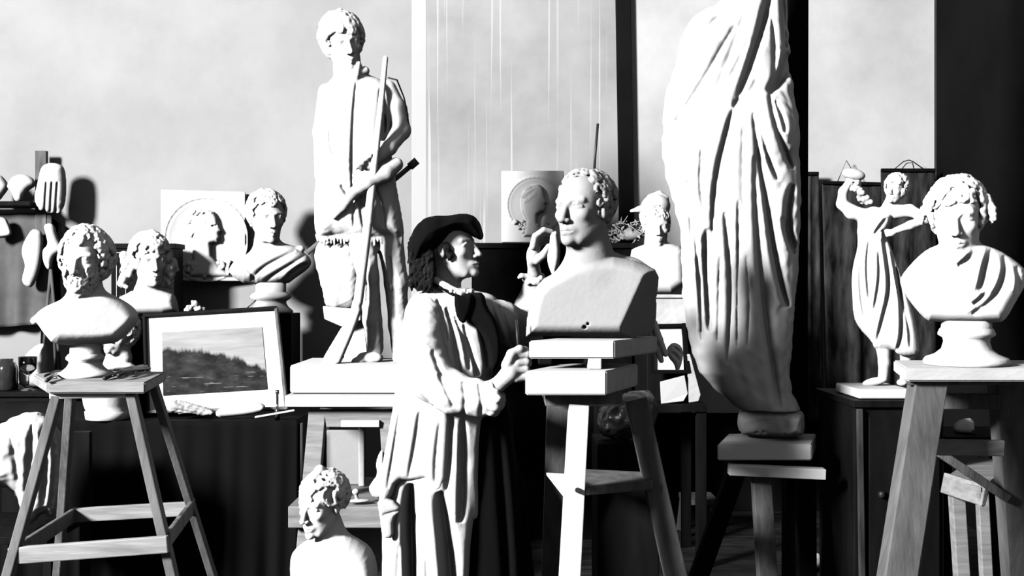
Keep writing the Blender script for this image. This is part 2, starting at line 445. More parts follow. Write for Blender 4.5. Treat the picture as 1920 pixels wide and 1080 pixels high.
# left wall with its big high window
wy0, wy1, wz0, wz1 = -2.5, -.7, 3.65, 5.45
bm = NB()
box(bm, LX-.2, LX, -3.2, wy0, 0, TOPZ, bev=0); box(bm, LX-.2, LX, wy1, WALL_Y+.15, 0, TOPZ, bev=0)
box(bm, LX-.2, LX, wy0, wy1, 0, wz0, bev=0); box(bm, LX-.2, LX, wy0, wy1, wz1, TOPZ, bev=0)
struct('wall_left', bm, mat('grey_limewash', .25, .9, var=.1, scale=2))
bm = NB()
for y in (wy0, wy1): beam(bm, (LX-.1, y, wz0), (LX-.1, y, wz1), .06, .08, (1, 0, 0))
for z in (wz0, (wz0+wz1)/2, wz1): beam(bm, (LX-.1, wy0, z), (LX-.1, wy1, z), .05, .08, (1, 0, 0))
struct('window_1', bm, M['wood_pale'])
def wallstrip(x0, x1, D, t, z0, z1, dx=0):
    a0, a1 = P(x0, 0, D).x, P(x1, 0, D).x
    bm = NB(); return beam(bm, ((a0+a1)/2+dx, D, z0), ((a0+a1)/2, D, z1), a1-a0, t, (0, -1, 0), .004)
struct('trim_1', wallstrip(772, 800, WALL_Y-.012, .02, 0, TOPZ), W_STRIP, 'pale plaster strip running up the wall beside the stained panel')
struct('trim_4', wallstrip(1160, 1752, WALL_Y-.006, .012, 0, TOPZ), W_FIELD, 'wall field right of the dark upright strip, coloured lighter against light falloff')  # lighter colour makes up for the window light weakening towards this side
struct('trim_5', wallstrip(1188, 1756, WALL_Y-.02, .03, 0, P(0, 775, 6.46).z), W_DARK, 'dark band standing in for shade along the foot of the right half of the back wall')  # dark sheet added in place of shade on the lower wall
struct('trim_2', wallstrip(800, 1160, WALL_Y-.02, .035, 0, TOPZ), W_PANEL, 'grey wall panel streaked with vertical drips')
bm = NB(); a = P(1184, 1000, 6.455); b = P(1168, 0, 6.455); b = b+(b-a)*.9; beam(bm, a, b, U(28, 6.45), .03, (0, -1, 0), .004)
struct('trim_3', bm, W_DARK, 'dark upright strip leaning slightly at the panel edge')

# camera, light
c = bpy.data.cameras.new('camera'); co = bpy.data.objects.new('camera', c); COL.objects.link(co)
co.location = (0, 0, EYE); co.rotation_euler = (PI/2, 0, 0); c.sensor_width = 36; c.lens = 36*F/1920; c.clip_start = .05; sc.camera = co
l = bpy.data.lights.new('window_daylight', 'AREA'); l.energy = 2750; l.shape = 'RECTANGLE'; l.size = 1.5; l.size_y = 1.5
lo = bpy.data.objects.new('window_daylight', l); COL.objects.link(lo); lo.location = (LX+.05, (wy0+wy1)/2, (wz0+wz1)/2)
lo.rotation_euler = (Vector((3.6, 4.6, 1.4))-lo.location).to_track_quat('-Z', 'Y').to_euler()
w = bpy.data.worlds.new('room_air'); sc.world = w; w.use_nodes = True
w.node_tree.nodes['Background'].inputs[0].default_value = (1, 1, 1, 1); w.node_tree.nodes['Background'].inputs[1].default_value = .15
sc.cycles.diffuse_bounces = 0
vs = sc.view_settings; vs.view_transform = 'Standard'; vs.look = 'None'; vs.gamma = 1; vs.exposure = 0; vs.use_curve_mapping = False
# ================================================================== PLASTER BUSTS
def socle(name, cx, D, ytop, ybot, prof, parent, m=None, seg=48):
    """Turned foot: prof = (radius px, y px)."""
    c = P(cx, ybot, D); k = D/F
    return obj(name, lathe(NB(), (c.x, c.y, 0), [(r*k, P(0, y, D).z) for r, y in prof], seg), m or M['plaster'], parent, True)

# --- bearded bust on the near left stool
D = 2.95
t = thing('portrait_bust', 'large white plaster bust of a bearded curly-haired man on the near left stool', 'bust', P(163, 706, D))
S = Sculpt(55, 275, 415, 655, -80, 95, 1.6)
S.pillow(smoothpoly([(62, 597), (78, 578), (112, 563), (140, 552), (185, 545), (212, 552), (248, 572), (264, 592), (256, 612), (232, 634), (214, 647), (104, 648), (84, 624), (72, 606)], 2), 0, 50, 24, 3, flat=3)
S.ell((70, 600, 5), (11, 8, 16), 5)
head(S, 158, 487, 122, -22, -4, -2, cz=12)
S.cone((160, 530, -5), 30, (162, 585, -8), 44, 16)
kf = lambda x, y, z: (y > .34 if z > .12 else y > -.45)
locks(S, 158, 487, 122, -22, -4, -2, 150, .062, kf, 7, cz=12, curl=.8, L=.17, rad=(.36, .37, .43))
# beard
locks(S, 158, 487, 122, -22, -4, -2, 170, .042, lambda x, y, z: y < -.30 and z > -.18 or (abs(x) > .17 and y < -.08 and z > -.1), 11, cz=12,
      curl=.9, down=1, L=.16, rad=(.255, .42, .29), ctr=(0, -.17, .10))
locks(S, 158, 487, 122, -22, -4, -2, 90, .05, lambda x, y, z: y < -.45, 12, cz=12, curl=.7, down=1, L=.15, rad=(.20, .33, .22), ctr=(0, -.32, .10))
locks(S, 160, 487, 122, -22, -4, -2, 130, .06, lambda x, y, z: abs(x) > .2 and y > -.35 and z < .15, 8, cz=12, curl=1.2, L=.16, rad=(.43, .40, .42), ctr=(0, .05, -.09))
S.ell((198, 480, -12), (12, 26, 20), 12)
S.mesh('bust', M['plaster'], t, 163, D)
socle('socle', 160, D, 645, 706, [(27, 642), (27, 662), (30, 664), (34, 669), (34, 673), (29, 677), (29, 681), (33, 688), (42, 696), (52, 700), (53, 706)], t)

# --- long haired bust behind it
D = 5.2
t = thing('portrait_bust', 'white plaster bust with shoulder-length curls, left of the round relief and behind the bearded one', 'bust', P(280, 590, D))
S = Sculpt(205, 350, 430, 600, -60, 75, 1.5)
S.pillow(smoothpoly([(206, 572), (222, 558), (250, 545), (285, 540), (312, 545), (328, 552), (334, 570), (337, 592), (208, 594)], 1), 0, 38, 20, 3, flat=3)
head(S, 282, 488, 98, 14, -2, 0, cz=8, female=True)
S.cone((280, 520, 0), 20, (278, 555, 0), 30, 12)
locks(S, 282, 488, 98, 14, -2, 0, 130, .07, lambda x, y, z: y > .2 if z > .1 else y > -.6, 5, cz=8, curl=.6, L=.2, rad=(.37, .40, .44))
for q, xs in ((-1, 238), (1, 318)):
    for i in range(9):
        a = random.Random(i*7+q); x = xs+a.uniform(-7, 7); y = 480+i*5.4
        S.chain([(x, y, a.uniform(-16, 14), 9), (x+a.uniform(-6, 6), y+8, a.uniform(-10, 16), 7), (x+a.uniform(-9, 9), y+15, a.uniform(-5, 18), 4)], 3)
S.mesh('bust', M['plaster'], t, 280, D)

# --- draped classical bust
D = 6.1
t = thing('portrait_bust', 'white plaster bust of a draped woman beside the round relief, on a moulded foot', 'bust', P(508, 586, D))
S = Sculpt(420, 595, 350, 545, -70, 85, 1.5)
S.pillow(smoothpoly([(428, 508), (438, 492), (462, 478), (482, 460), (505, 452), (530, 455), (556, 462), (566, 470), (580, 480), (586, 492), (578, 505), (556, 520), (538, 534), (462, 533), (440, 522)], 1), 0, 46, 34, 3, flat=3)
head(S, 501, 408, 98, 18, -2, -2, cz=10, female=True)
S.cone((502, 440, 0), 19, (504, 475, 0), 28, 12)
locks(S, 501, 408, 98, 18, -2, -2, 150, .055, lambda x, y, z: y > .24 if z > .1 else y > -.2, 15, cz=10, curl=.9, L=.15, rad=(.36, .39, .44))
S.ell((505, 372, -28), (20, 17, 16), 6)
for pts in ([(555, 470), (520, 488), (490, 505), (470, 528)], [(574, 478), (540, 500), (510, 518), (495, 530)], [(583, 492), (556, 505), (530, 530)], [(440, 495), (470, 508), (480, 530)]):
    S.groove(pts, 3.4, 5, 0); S.groove([(x-7, y-5) for x, y in pts], 4, -2, 0)
S.ell((563, 467, 12), (9, 7, 10), 5)
S.mesh('bust', M['plaster'], t, 505, D)
socle('socle', 508, D, 530, 586, [(28, 530), (28, 547), (31, 549), (36, 552), (38, 556), (36, 560), (31, 563), (28, 566), (29, 570), (33, 576), (38, 580), (41, 583), (41, 586)], t)

# --- small dark-haired head between the bearded bust and the framed print
D = 4.95
t = thing('portrait_bust', 'small plaster head with shaded hair peeping out below the right shoulder of the bearded bust', 'bust', P(225, 694, D))
S = Sculpt(180, 275, 575, 700, -50, 60, 1.5)
head(S, 226, 628, 78, -30, 6, -22, cz=0, female=True)
locks(S, 226, 628, 78, -30, 6, -22, 110, .07, lambda x, y, z: y > .18 if z > .05 else y > -.35, 25, curl=.5, L=.17, rad=(.37, .40, .45))
S.cone((228, 655, -5), 16, (231, 672, -5), 18, 8); S.pillow(smoothpoly([(196, 696), (204, 682), (228, 674), (252, 682), (262, 696)], 1), 0, 22, 16, 3)
S.mesh('bust', M['plaster'], t, 226, D)

# --- right foreground bust
D = 2.88
t = thing('portrait_bust', 'large white plaster bust of a wavy-haired man in a toga on the near right stool', 'bust', P(1812, 683, D))
S = Sculpt(1672, 1930, 325, 612, -90, 110, 1.6)
S.pillow(smoothpoly([(1684, 524), (1694, 508), (1716, 484), (1738, 466), (1760, 458), (1800, 452), (1840, 458), (1872, 470), (1900, 488), (1922, 508), (1921, 534), (1902, 566), (1886, 596), (1872, 605), (1745, 605), (1730, 596), (1704, 566), (1688, 540)], 1), 0, 56, 26, 3, flat=4)
head(S, 1795, 410, 146, -3, -5, 2, cz=16)
S.cone((1800, 460, 0), 33, (1802, 510, 0), 52, 16)
locks(S, 1795, 410, 146, -3, -5, 2, 130, .062, lambda x, y, z: y > .27 if z > .12 else y > -.12, 31, cz=16, curl=.7, L=.2, rad=(.37, .40, .43))
rs = random.Random(21)
for i in range(44):
    q = rs.choice((-1, 1)); a = rs.uniform(-.15, 1.15); x = 1795+q*62*math.cos(a); y = 396-52*math.sin(a); z = rs.uniform(-20, 26)
    S.chain([(x, y, z, 7), (x+q*rs.uniform(0, 7), y+rs.uniform(4, 10), z+5, 5.5), (x+q*rs.uniform(2, 9), y+rs.uniform(10, 18), z+9, 3.5), (x+q*rs.uniform(-4, 6), y+rs.uniform(14, 22), z+12, 2.2)], 2)
for pts, w_, d_ in (([(1858, 468), (1848, 500), (1842, 530), (1836, 548)], 6, 14), ([(1880, 480), (1884, 510), (1872, 545), (1850, 570), (1822, 588)], 6, 13), ([(1902, 500), (1908, 530), (1905, 550)], 5, 9),
                    ([(1830, 472), (1812, 492), (1796, 500)], 5, 8), ([(1725, 505), (1760, 540), (1800, 565), (1840, 575)], 6, 7), ([(1852, 545), (1838, 562), (1824, 570)], 5, 12)):
    S.groove(pts, w_, d_, 0); S.groove([(x-w_*1.9, y-3) for x, y in pts], w_, -d_*.6, 0)
S.mesh('bust', M['plaster'], t, 1805, D)
socle('socle', 1812, D, 603, 683, [(44, 601), (44, 614), (47, 617), (50, 624), (50, 628), (42, 633), (40, 640), (44, 654), (56, 664), (72, 670), (76, 676), (76, 683)], t)

# --- small bust, bottom centre
D = 2.75
t = thing('portrait_bust', 'small white plaster bust of a gaunt man, low in front of the trestle, facing left', 'bust', P(625, 1180, D))
S = Sculpt(535, 715, 865, 1190, -80, 90, 1.6)
S.pillow(smoothpoly([(544, 1050), (550, 1030), (575, 1012), (605, 1002), (640, 998), (665, 1008), (695, 1028), (706, 1052), (709, 1080), (700, 1110), (680, 1140), (660, 1180), (590, 1180), (565, 1140), (546, 1100)], 1), 0, 48, 28, 3, flat=3)
head(S, 603, 942, 116, -46, -7, 0, cz=6, gaunt=.6)
S.cone((615, 985, -6), 26, (625, 1025, -8), 34, 14)
locks(S, 603, 942, 116, -46, -7, 0, 120, .055, lambda x, y, z: y > .25 if z > .08 else y > -.02, 41, cz=6, curl=.6, L=.22, rad=(.35, .38, .43))
S.chain([(590, 892, 20, 9), (600, 880, 10, 10), (612, 884, 5, 7)], 4)
S.mesh('bust', M['plaster'], t, 625, D)

# --- pair of heads in the middle background
D = 5.35
t = thing('portrait_bust', 'white plaster bust with a smooth rounded head on the grey box behind the clay bust', 'bust', P(1232, 551, D))
S = Sculpt(1170, 1290, 370, 560, -60, 60, 1.5)
S.pillow(smoothpoly([(1180, 470), (1196, 462), (1225, 454), (1255, 456), (1280, 464), (1286, 480), (1286, 551), (1182, 551)], 1), 0, 32, 22, 3, flat=4)
head(S, 1231, 425, 76, 8, -4, 0, cz=4)
S.cone((1232, 448, -2), 15, (1233, 475, -4), 24, 10)
locks(S, 1231, 425, 76, 8, -4, 0, 90, .05, lambda x, y, z: y > .27 if z > .1 else y > -.1, 51, cz=4, curl=.4, L=.2)
S.mesh('bust', M['plaster'], t, 1232, D)
D = 5.75
t = thing('helmeted_head', 'white plaster head in a visored helmet just above and behind the smooth rounded bust', 'sculpture', P(1226, 551, D))
S = Sculpt(1175, 1275, 355, 555, -50, 50, 1.6)
S.ell((1226, 402, 0), (28, 34, 30), 4); S.ell((1230, 386, 0), (27, 22, 28), 4)
S.chain([(1212, 388, 12, 7), (1198, 393, 14, 5), (1184, 396, 12, 3)], 4); S.chain([(1248, 372, 0, 6), (1236, 364, 0, 6), (1218, 368, 0, 4)], 4)
S.cone((1226, 430, 0), 16, (1226, 524, 0), 24, 8)
S.mesh('head', M['plaster'], t, 1226, D)

# --- the grey clay bust being worked on
D = 3.27
t = thing('clay_bust', 'large grey clay bust of a man on stacked boards, facing the person', 'bust', P(1075, 638, D))
S = Sculpt(975, 1250, 318, 645, -100, 110, 1.7)
S.pillow([(984, 633), (986, 600), (992, 566), (1000, 542), (1018, 522), (1045, 508), (1070, 494), (1110, 482), (1150, 480), (1190, 489), (1215, 498), (1229, 504), (1237, 520), (1233, 560), (1237, 600), (1230, 633)], -28, 62, 26, 2)
S.cut((1212, 498, 34), (1150, 636, 34), (1246, 636, -95), 3)
head(S, 1093, 391, 146, -37, 1, 0, cz=6)
S.cone((1102, 440, -12), 36, (1112, 505, -22), 48, 24)
S.cone((1075, 515, -12), 26, (1180, 510, -28), 24, 26)
locks(S, 1093, 391, 146, -37, 1, 0, 170, .05, lambda x, y, z: y > .41 if z > .12 else (y > .25 if z > .02 else y > -.15), 61, cz=6, curl=.8, L=.13)
for x, y, r in ((1096, 612, 4), (1082, 632, 5), (1102, 606, 3)): S.ell((x, y, 30), (r, r, 9), 1, sub=True)
S.mesh('bust', M['clay'], t, 1090, D)
obj('armature_rod', tube(NB(), [P(1113, 345, D), P(1116, 290, D), P(1121, 232, D)], .0045), M['metal'], t, True)
# ================================================================== ROUND PORTRAIT RELIEFS
def relief(label, cx, cy, r, x0, x1, y0, y1, D, flip, prof_k, seed, m):
    t = thing('relief_plaque', label, 'relief', P((x0+x1)/2, y1, D))
    S = Sculpt(x0-3, x1+3, y0-3, y1+3, -12, 34, 1.4)
    S.box(((x0+x1)/2, (y0+y1)/2, 0), ((x1-x0)/2, (y1-y0)/2, 8), 2, 0)
    S.ell((cx, cy, 13), (r, r, 12), 0, sub=True)
    # ring
    pts = [(cx+(r+1)*math.cos(a), cy+(r+1)*math.sin(a), 8, 2.0) for a in np.linspace(0, 2*PI, 40)]
    S.chain(pts, 2)
    return t, S
D = 6.385
t, S = relief('square white relief of a profile in a circle, behind the draped bust', 387, 449, 77, 303, 461, 358, 527, D, 1, 1, 3, None)
face = [(352, 520), (362, 490), (360, 470), (358, 450), (362, 425), (372, 405), (388, 394), (402, 397), (408, 408), (410, 420), (418, 434), (412, 438), (414, 446), (411, 450), (410, 456), (402, 456), (396, 458), (398, 480), (415, 500), (440, 520)]
S.pillow(face, 2, 15, 9, 1)
rs = random.Random(5)
for i in range(60):
    x, y = 376+rs.gauss(0, 9), 412+rs.gauss(0, 12)
    if (x > 388 and y > 404) or y < 396 or x < 356: continue
    S.chain([(x, y, 15, 2.6), (x-5, y+5, 15, 2.4), (x-8, y+12, 13, 1.6)], 1)
for i in range(46):
    x = 340+rs.random()*92; y = 503+rs.gauss(0, 6); S.ell((x, y, 10), (rs.uniform(3, 6), rs.uniform(3, 6), 7), 1.5)
S.chain([(398, 424, 15, 2), (405, 424, 15, 2)], 1, sub=True)
S.mesh('plaque', M['plaster'], t, 384, D)
D = 5.85
t, S = relief('square plaster relief of a young profile, above the raised hand', 1003, 385, 51, 940, 1057, 321, 455, D, 1, 1, 4, None)
face = [(980, 445), (986, 415), (978, 395), (976, 375), (982, 358), (996, 348), (1010, 346), (1018, 352), (1021, 362), (1022, 370), (1027, 381), (1023, 384), (1024, 390), (1021, 398), (1014, 400), (1008, 404), (1008, 418), (1016, 432), (1010, 445)]
S.pillow(face, 2, 15, 7, 1)
for i in range(30):
    x, y = 992+rs.gauss(0, 7), 362+rs.gauss(0, 7)
    if x > 1008 and y > 352: continue
    if y < 349 or x < 980: continue
    S.chain([(x, y, 16, 2), (x-4, y+4, 16, 1.8), (x-5, y+9, 14, 1.2)], 1)
for i in range(60):
    a = rs.uniform(.35, 1.9); rr = 47+rs.gauss(0, 5); x = 1003+rr*math.cos(a+.6); y = 385+rr*math.sin(a+.6); y = min(y, 448)
    S.ell((x, y, 10), (rs.uniform(2, 4.5), rs.uniform(2, 4.5), 6), 1)
S.mesh('plaque', M['plaster'], t, 999, D)
# ================================================================== FIGURES
def column(S, L, k=4):
    """Upright body of cloth: L = (y, x left, x right, depth radius, z centre)."""
    yy = -S.gy[::-1]; L = sorted(L)
    Y = np.array([q[0] for q in L], float)
    def it(i): return np.interp(-S.gy, Y, [q[i] for q in L]).astype(np.float32)[None, :, None]
    xl, xr, hd, zc = it(1), it(2), it(3), it(4)
    x, z = S.gx[:, None, None], S.gz[None, None, :]
    hw = np.maximum((xr-xl)/2, 1); q = np.sqrt(((x-(xl+xr)/2)/hw)**2+((z-zc)/hd)**2)
    d = (q-1)*np.minimum(hw, hd)*np.ones_like(S.f)
    y = -S.gy[None, :, None]; d = np.maximum(d, np.maximum(y-Y[-1], Y[0]-y))
    a = S.f; h = np.maximum(k-np.abs(a-d), 0)/k
    S.f = (np.minimum(a, d)-h*h*k*.25).astype(np.float32); return S
def folds(S, items, z0=0):
    """A hanging fold: a cut with a raised lip on its lit side."""
    for pts, w_, d_ in items:
        S.groove(pts, w_, d_*.62, z0); S.groove([(x-w_*2.0, y) for x, y in pts], w_*1.4, -d_*.12, z0)

# ------------------------------------------------------------------ statue of a rifleman
D = 4.75
stat = thing('rifleman_statue', 'full-length white plaster statue of a young hunter leaning on a long rifle', 'statue', P(680, 738, D))
S = Sculpt(575, 790, 20, 692, -70, 95, 2.0)
coat = [(642, 135), (620, 150), (606, 172), (601, 220), (598, 280), (592, 340), (588, 400), (592, 440), (604, 450), (640, 444), (680, 452), (720, 450), (757, 446), (757, 420), (750, 380), (742, 335), (736, 300), (730, 250), (735, 200), (735, 170), (722, 152), (690, 140), (672, 132)]
S.pillow(smoothpoly(coat, 2), 0, 42, 34, 4)
S.ell((668, 240, 14), (52, 80, 36), 16); S.ell((672, 400, 4), (66, 50, 40), 14)
head(S, 644, 85, 104, 16, -10, 10, cz=14)
S.cone((655, 118, 0), 19, (662, 152, -4), 30, 12)
locks(S, 644, 85, 104, 16, -10, 10, 150, .075, lambda x, y, z: y > .24 if z > .12 else y > -.45, 71, cz=14, curl=1.0, L=.2, rad=(.37, .41, .43))
S.chain([(640, 140, 28, 9), (660, 150, 36, 8), (684, 138, 24, 9)], 4); S.chain([(672, 128, 34, 6), (668, 150, 38, 6), (664, 172, 38, 4)], 3)
S.chain([(614, 176, 4, 17), (604, 250, 8, 16), (606, 330, 16, 14), (616, 385, 24, 11)], 6)
S.ell((620, 402, 28), (10, 15, 9), 5)
for i in range(4): S.chain([(613+5*i, 408, 30, 4), (614+5*i, 420, 31, 3.5), (616+5*i, 427, 26, 3)], 1.5)
S.chain([(726, 168, 0, 19), (744, 205, 4, 19), (752, 244, 8, 18)], 7)
S.chain([(752, 244, 8, 18), (728, 280, 36, 15), (700, 306, 52, 11)], 6)
S.ell((692, 314, 56), (14, 12, 11), 5, rot=(0, 0, 40))
for i in range(4): S.chain([(700-7*i, 306+6*i, 62, 4.5), (694-7*i, 300+6*i, 70, 4), (688-7*i, 305+6*i, 68, 4)], 1.5)
# legs, boots
S.chain([(672, 432, 6, 27), (694, 520, 14, 22), (700, 600, 6, 19), (704, 655, 0, 15)], 8)
S.chain([(728, 432, 0, 27), (742, 530, -4, 23), (748, 610, -12, 19), (750, 660, -16, 15)], 8)
S.ell((694, 670, 14), (26, 12, 16), 8, rot=(-25, 0, 0)); S.ell((752, 672, 4), (16, 12, 26), 8); S.ell((672, 676, 18), (14, 8, 12), 5)
for i in range(26):   # coat fringe
    x = 596+i*6.2; S.cone((x, 442, 26-abs(i-13)*.9), 4, (x+1, 454+(i % 3)*3, 27-abs(i-13)), 2, 1.5)
for pts, w_, d_ in (([(668, 160), (662, 240), (660, 330), (664, 430)], 3, 7), ([(715, 170), (722, 230), (718, 270)], 5, 14), ([(622, 230), (618, 270), (628, 300)], 3, 6), ([(640, 350), (660, 380), (690, 392)], 4, 7),
                    ([(700, 350), (716, 390), (720, 430)], 4, 8), ([(712, 470), (718, 540), (722, 620)], 5, 14), ([(684, 470), (690, 540), (686, 600)], 3, 5), ([(730, 480), (738, 540), (740, 600)], 3, 6), ([(684, 345), (676, 390), (682, 430)], 4, 6)):
    S.groove(pts, w_, d_, 0)
S.noise(.7, 22, 3, 300, 680)
S.mesh('figure', M['plaster'], stat, 680, D)
S = Sculpt(595, 735, 108, 692, 10, 110, 1.8)
S.chain([(722, 118, 44, 5), (712, 220, 60, 6), (704, 290, 66, 7), (690, 420, 58, 8.5), (672, 565, 52, 9)], 2)
S.pillow(smoothpoly([(664, 555), (655, 590), (630, 630), (604, 674), (606, 684), (637, 685), (652, 650), (668, 612), (682, 570)], 1), 50, 9, 8, 3)
S.mesh('rifle', M['plaster'], stat, 680, D)
S = Sculpt(610, 755, 295, 425, 0, 100, 1.8)
S.chain([(742, 312, 40, 13), (722, 330, 52, 16), (690, 348, 60, 13), (662, 368, 58, 10), (645, 392, 52, 7.5), (628, 410, 46, 5)], 4)
S.mesh('hunting_horn', M['plaster_old'], stat, 680, D)
S = Sculpt(585, 700, 435, 690, -70, 30, 2.2)
S.pillow(smoothpoly([(604, 455), (640, 446), (676, 455), (682, 500), (678, 560), (674, 582), (612, 582), (604, 545), (596, 515), (593, 480)], 1), -22, 34, 28, 3)
S.ell((606, 480, -16), (16, 28, 22), 8); S.noise(1.2, 18, 8)
S.mesh('tree_stump', M['plaster'], stat, 680, D)
bm = NB(); prism(bm, [P(605, 574, D-.02), P(676, 580, D-.02), P(676, 600, D-.02), P(640, 612, D-.02), P(608, 598, D-.02)], (0, 1, 0), .2)
obj('rock_ledge', bm, M['plaster_old'], stat)
bm = NB(); prism(bm, [P(652, 596, D+.04), P(682, 596, D+.04), P(690, 682, D+.04), P(644, 682, D+.04)], (0, 1, 0), .12)
obj('support', bm, M['plaster'], stat)
bm = NB(); a, b = P(545, 0, 4.55).x, P(820, 0, 4.55).x
box(bm, a, b, 4.53, 5.0, P(0, 738, 4.53).z, P(0, 682, 4.6).z, bev=.012); obj('plinth', bm, M['plaster'], stat)
bm = NB(); q = 4.98; tube(bm, [P(576, 474, q), P(780, 303, q)], .013); tube(bm, [P(768, 313, q), P(782, 301, q)], .02); obj('slung_staff', bm, M['wood_mid'], stat, True)
S = Sculpt(722, 780, 135, 262, -40, 45, 1.5)  # thin dark tube stands in for shade along the arm's outer edge
S.chain([(728, 146, 8, 1.7), (744, 153, 24, 1.7), (757, 185, 23, 1.7), (764, 215, 20, 1.7), (767, 244, 14, 1.7)], 1)
S.mesh('arm_shade_line', M['metal'], stat, 680, D)

# ------------------------------------------------------------------ dancing girl
D = 3.85
t = thing('dancing_figure', 'white plaster statue of a dancing girl raising one arm, behind the toga bust', 'statue', P(1662, 748, D))
S = Sculpt(1562, 1750, 318, 726, -60, 70, 1.6)
dress = [(1611, 402), (1628, 396), (1652, 394), (1676, 400), (1670, 420), (1660, 440), (1672, 465), (1684, 500), (1700, 545), (1714, 590), (1722, 635), (1724, 664), (1700, 668), (1682, 664), (1676, 655), (1640, 656), (1634, 640), (1610, 616), (1599, 594), (1597, 545), (1601, 505), (1608, 460), (1606, 425)]
S.pillow(smoothpoly(dress, 1), 0, 28, 26, 4)
S.ell((1638, 415, 4), (26, 28, 22), 8); S.ell((1634, 520, 6), (34, 60, 28), 14)
head(S, 1679, 356, 54, -22, 2, -8, cz=6, female=True)
S.cone((1672, 370, 2), 9, (1662, 396, 0), 13, 6)
locks(S, 1679, 356, 54, -22, 2, -8, 70, .09, lambda x, y, z: y > .2 if z > .1 else y > -.35, 81, cz=6, curl=1, L=.2, rad=(.40, .42, .46))
S.chain([(1616, 402, 2, 13), (1596, 396, 4, 13), (1578, 380, 6, 11)], 5); S.chain([(1578, 380, 6, 11), (1580, 358, 8, 9), (1592, 340, 10, 7)], 4)
S.ell((1596, 335, 12), (10, 7, 7), 3)
for i in range(4): S.chain([(1600+i*2, 330+i*4, 14, 3), (1609, 330+i*4, 15, 2.6), (1613, 335+i*4, 10, 2.4)], 1)
S.chain([(1676, 398, 0, 13), (1705, 396, 6, 11), (1738, 412, 10, 9)], 5); S.chain([(1738, 412, 10, 9), (1706, 424, 16, 8), (1678, 434, 20, 6)], 4)
S.ell((1668, 438, 22), (11, 7, 6), 3)
for i in range(4): S.chain([(1664, 433+i*3.4, 24, 2.8), (1655, 435+i*3.6, 26, 2.5), (1650, 440+i*3.2, 22, 2.3)], 1)
S.chain([(1656, 640, 0, 16), (1658, 680, -2, 11), (1656, 708, -4, 10)], 5); S.ell((1640, 716, 6), (24, 8, 10), 5, rot=(0, 0, 12))
S.chain([(1700, 650, -16, 13), (1698, 690, -20, 10), (1696, 712, -20, 9)], 5); S.ell((1692, 717, -8), (11, 7, 14), 4)
for pts, w_, d_ in (([(1655, 430), (1662, 480), (1670, 540), (1655, 600), (1645, 640)], 4, 10), ([(1680, 500), (1690, 560), (1692, 620), (1684, 655)], 4, 13), ([(1630, 450), (1625, 500), (1630, 560)], 3, 6), ([(1672, 470), (1684, 540), (1704, 610), (1706, 650)], 3, 7),
                    ([(1615, 470), (1612, 540), (1622, 600)], 3, 5), ([(1648, 470), (1650, 520), (1640, 580)], 3, 6), ([(1662, 410), (1650, 425), (1640, 440)], 3, 6)):
    S.groove(pts, w_, d_, 0); S.groove([(x-w_*1.8, y) for x, y in pts], w_, -d_*.5, 0)
S.mesh('figure', M['plaster'], t, 1662, D)
S = Sculpt(1570, 1640, 312, 385, -20, 40, 1.5)
S.ell((1600, 326, 12), (23, 11, 16), 3, rot=(0, 0, -12))
rs = random.Random(9)
for i in range(34):
    x = 1600+i*.85+rs.gauss(0, 5); y = 342+i*1.15; S.ell((x, y, 10+rs.gauss(0, 4)), (5, 5, 5), 1.5)
S.mesh('grape_bunch', M['plaster_old'], t, 1662, D)
bm = NB(); box(bm, P(1611, 0, D-.15).x, P(1712, 0, D-.15).x, D-.15, D+.12, P(0, 748, D-.15).z, P(0, 723, D).z, bev=.006); obj('plinth', bm, M['plaster'], t)

# ------------------------------------------------------------------ the sheeted statue
D = 3.9
t = thing('draped_statue', 'tall statue entirely wrapped in a long white hanging sheet', 'statue', P(1440, 830, D))
S = Sculpt(1225, 1520, -230, 772, -95, 105, 2.4)
column(S, [(-220, 1390, 1440, 20, -10), (-120, 1376, 1462, 40, -10), (-20, 1362, 1474, 60, -8), (20, 1334, 1476, 66, -6), (50, 1296, 1476, 70, -4), (70, 1282, 1478, 72, -4), (110, 1268, 1480, 74, 0), (160, 1248, 1486, 76, 0),
           (210, 1240, 1492, 76, 0), (270, 1238, 1496, 74, 0), (330, 1246, 1499, 72, 0), (380, 1262, 1500, 72, 0), (430, 1274, 1498, 70, 0), (500, 1276, 1495, 70, 0), (560, 1279, 1490, 68, 0), (620, 1288, 1486, 66, 0),
           (660, 1296, 1482, 62, 0), (700, 1312, 1480, 58, 0), (735, 1345, 1484, 52, 0), (766, 1385, 1500, 48, 0)], 3)
S.ell((1330, 90, 20), (48, 70, 60), 30); S.ell((1440, 250, 30), (50, 60, 55), 24)
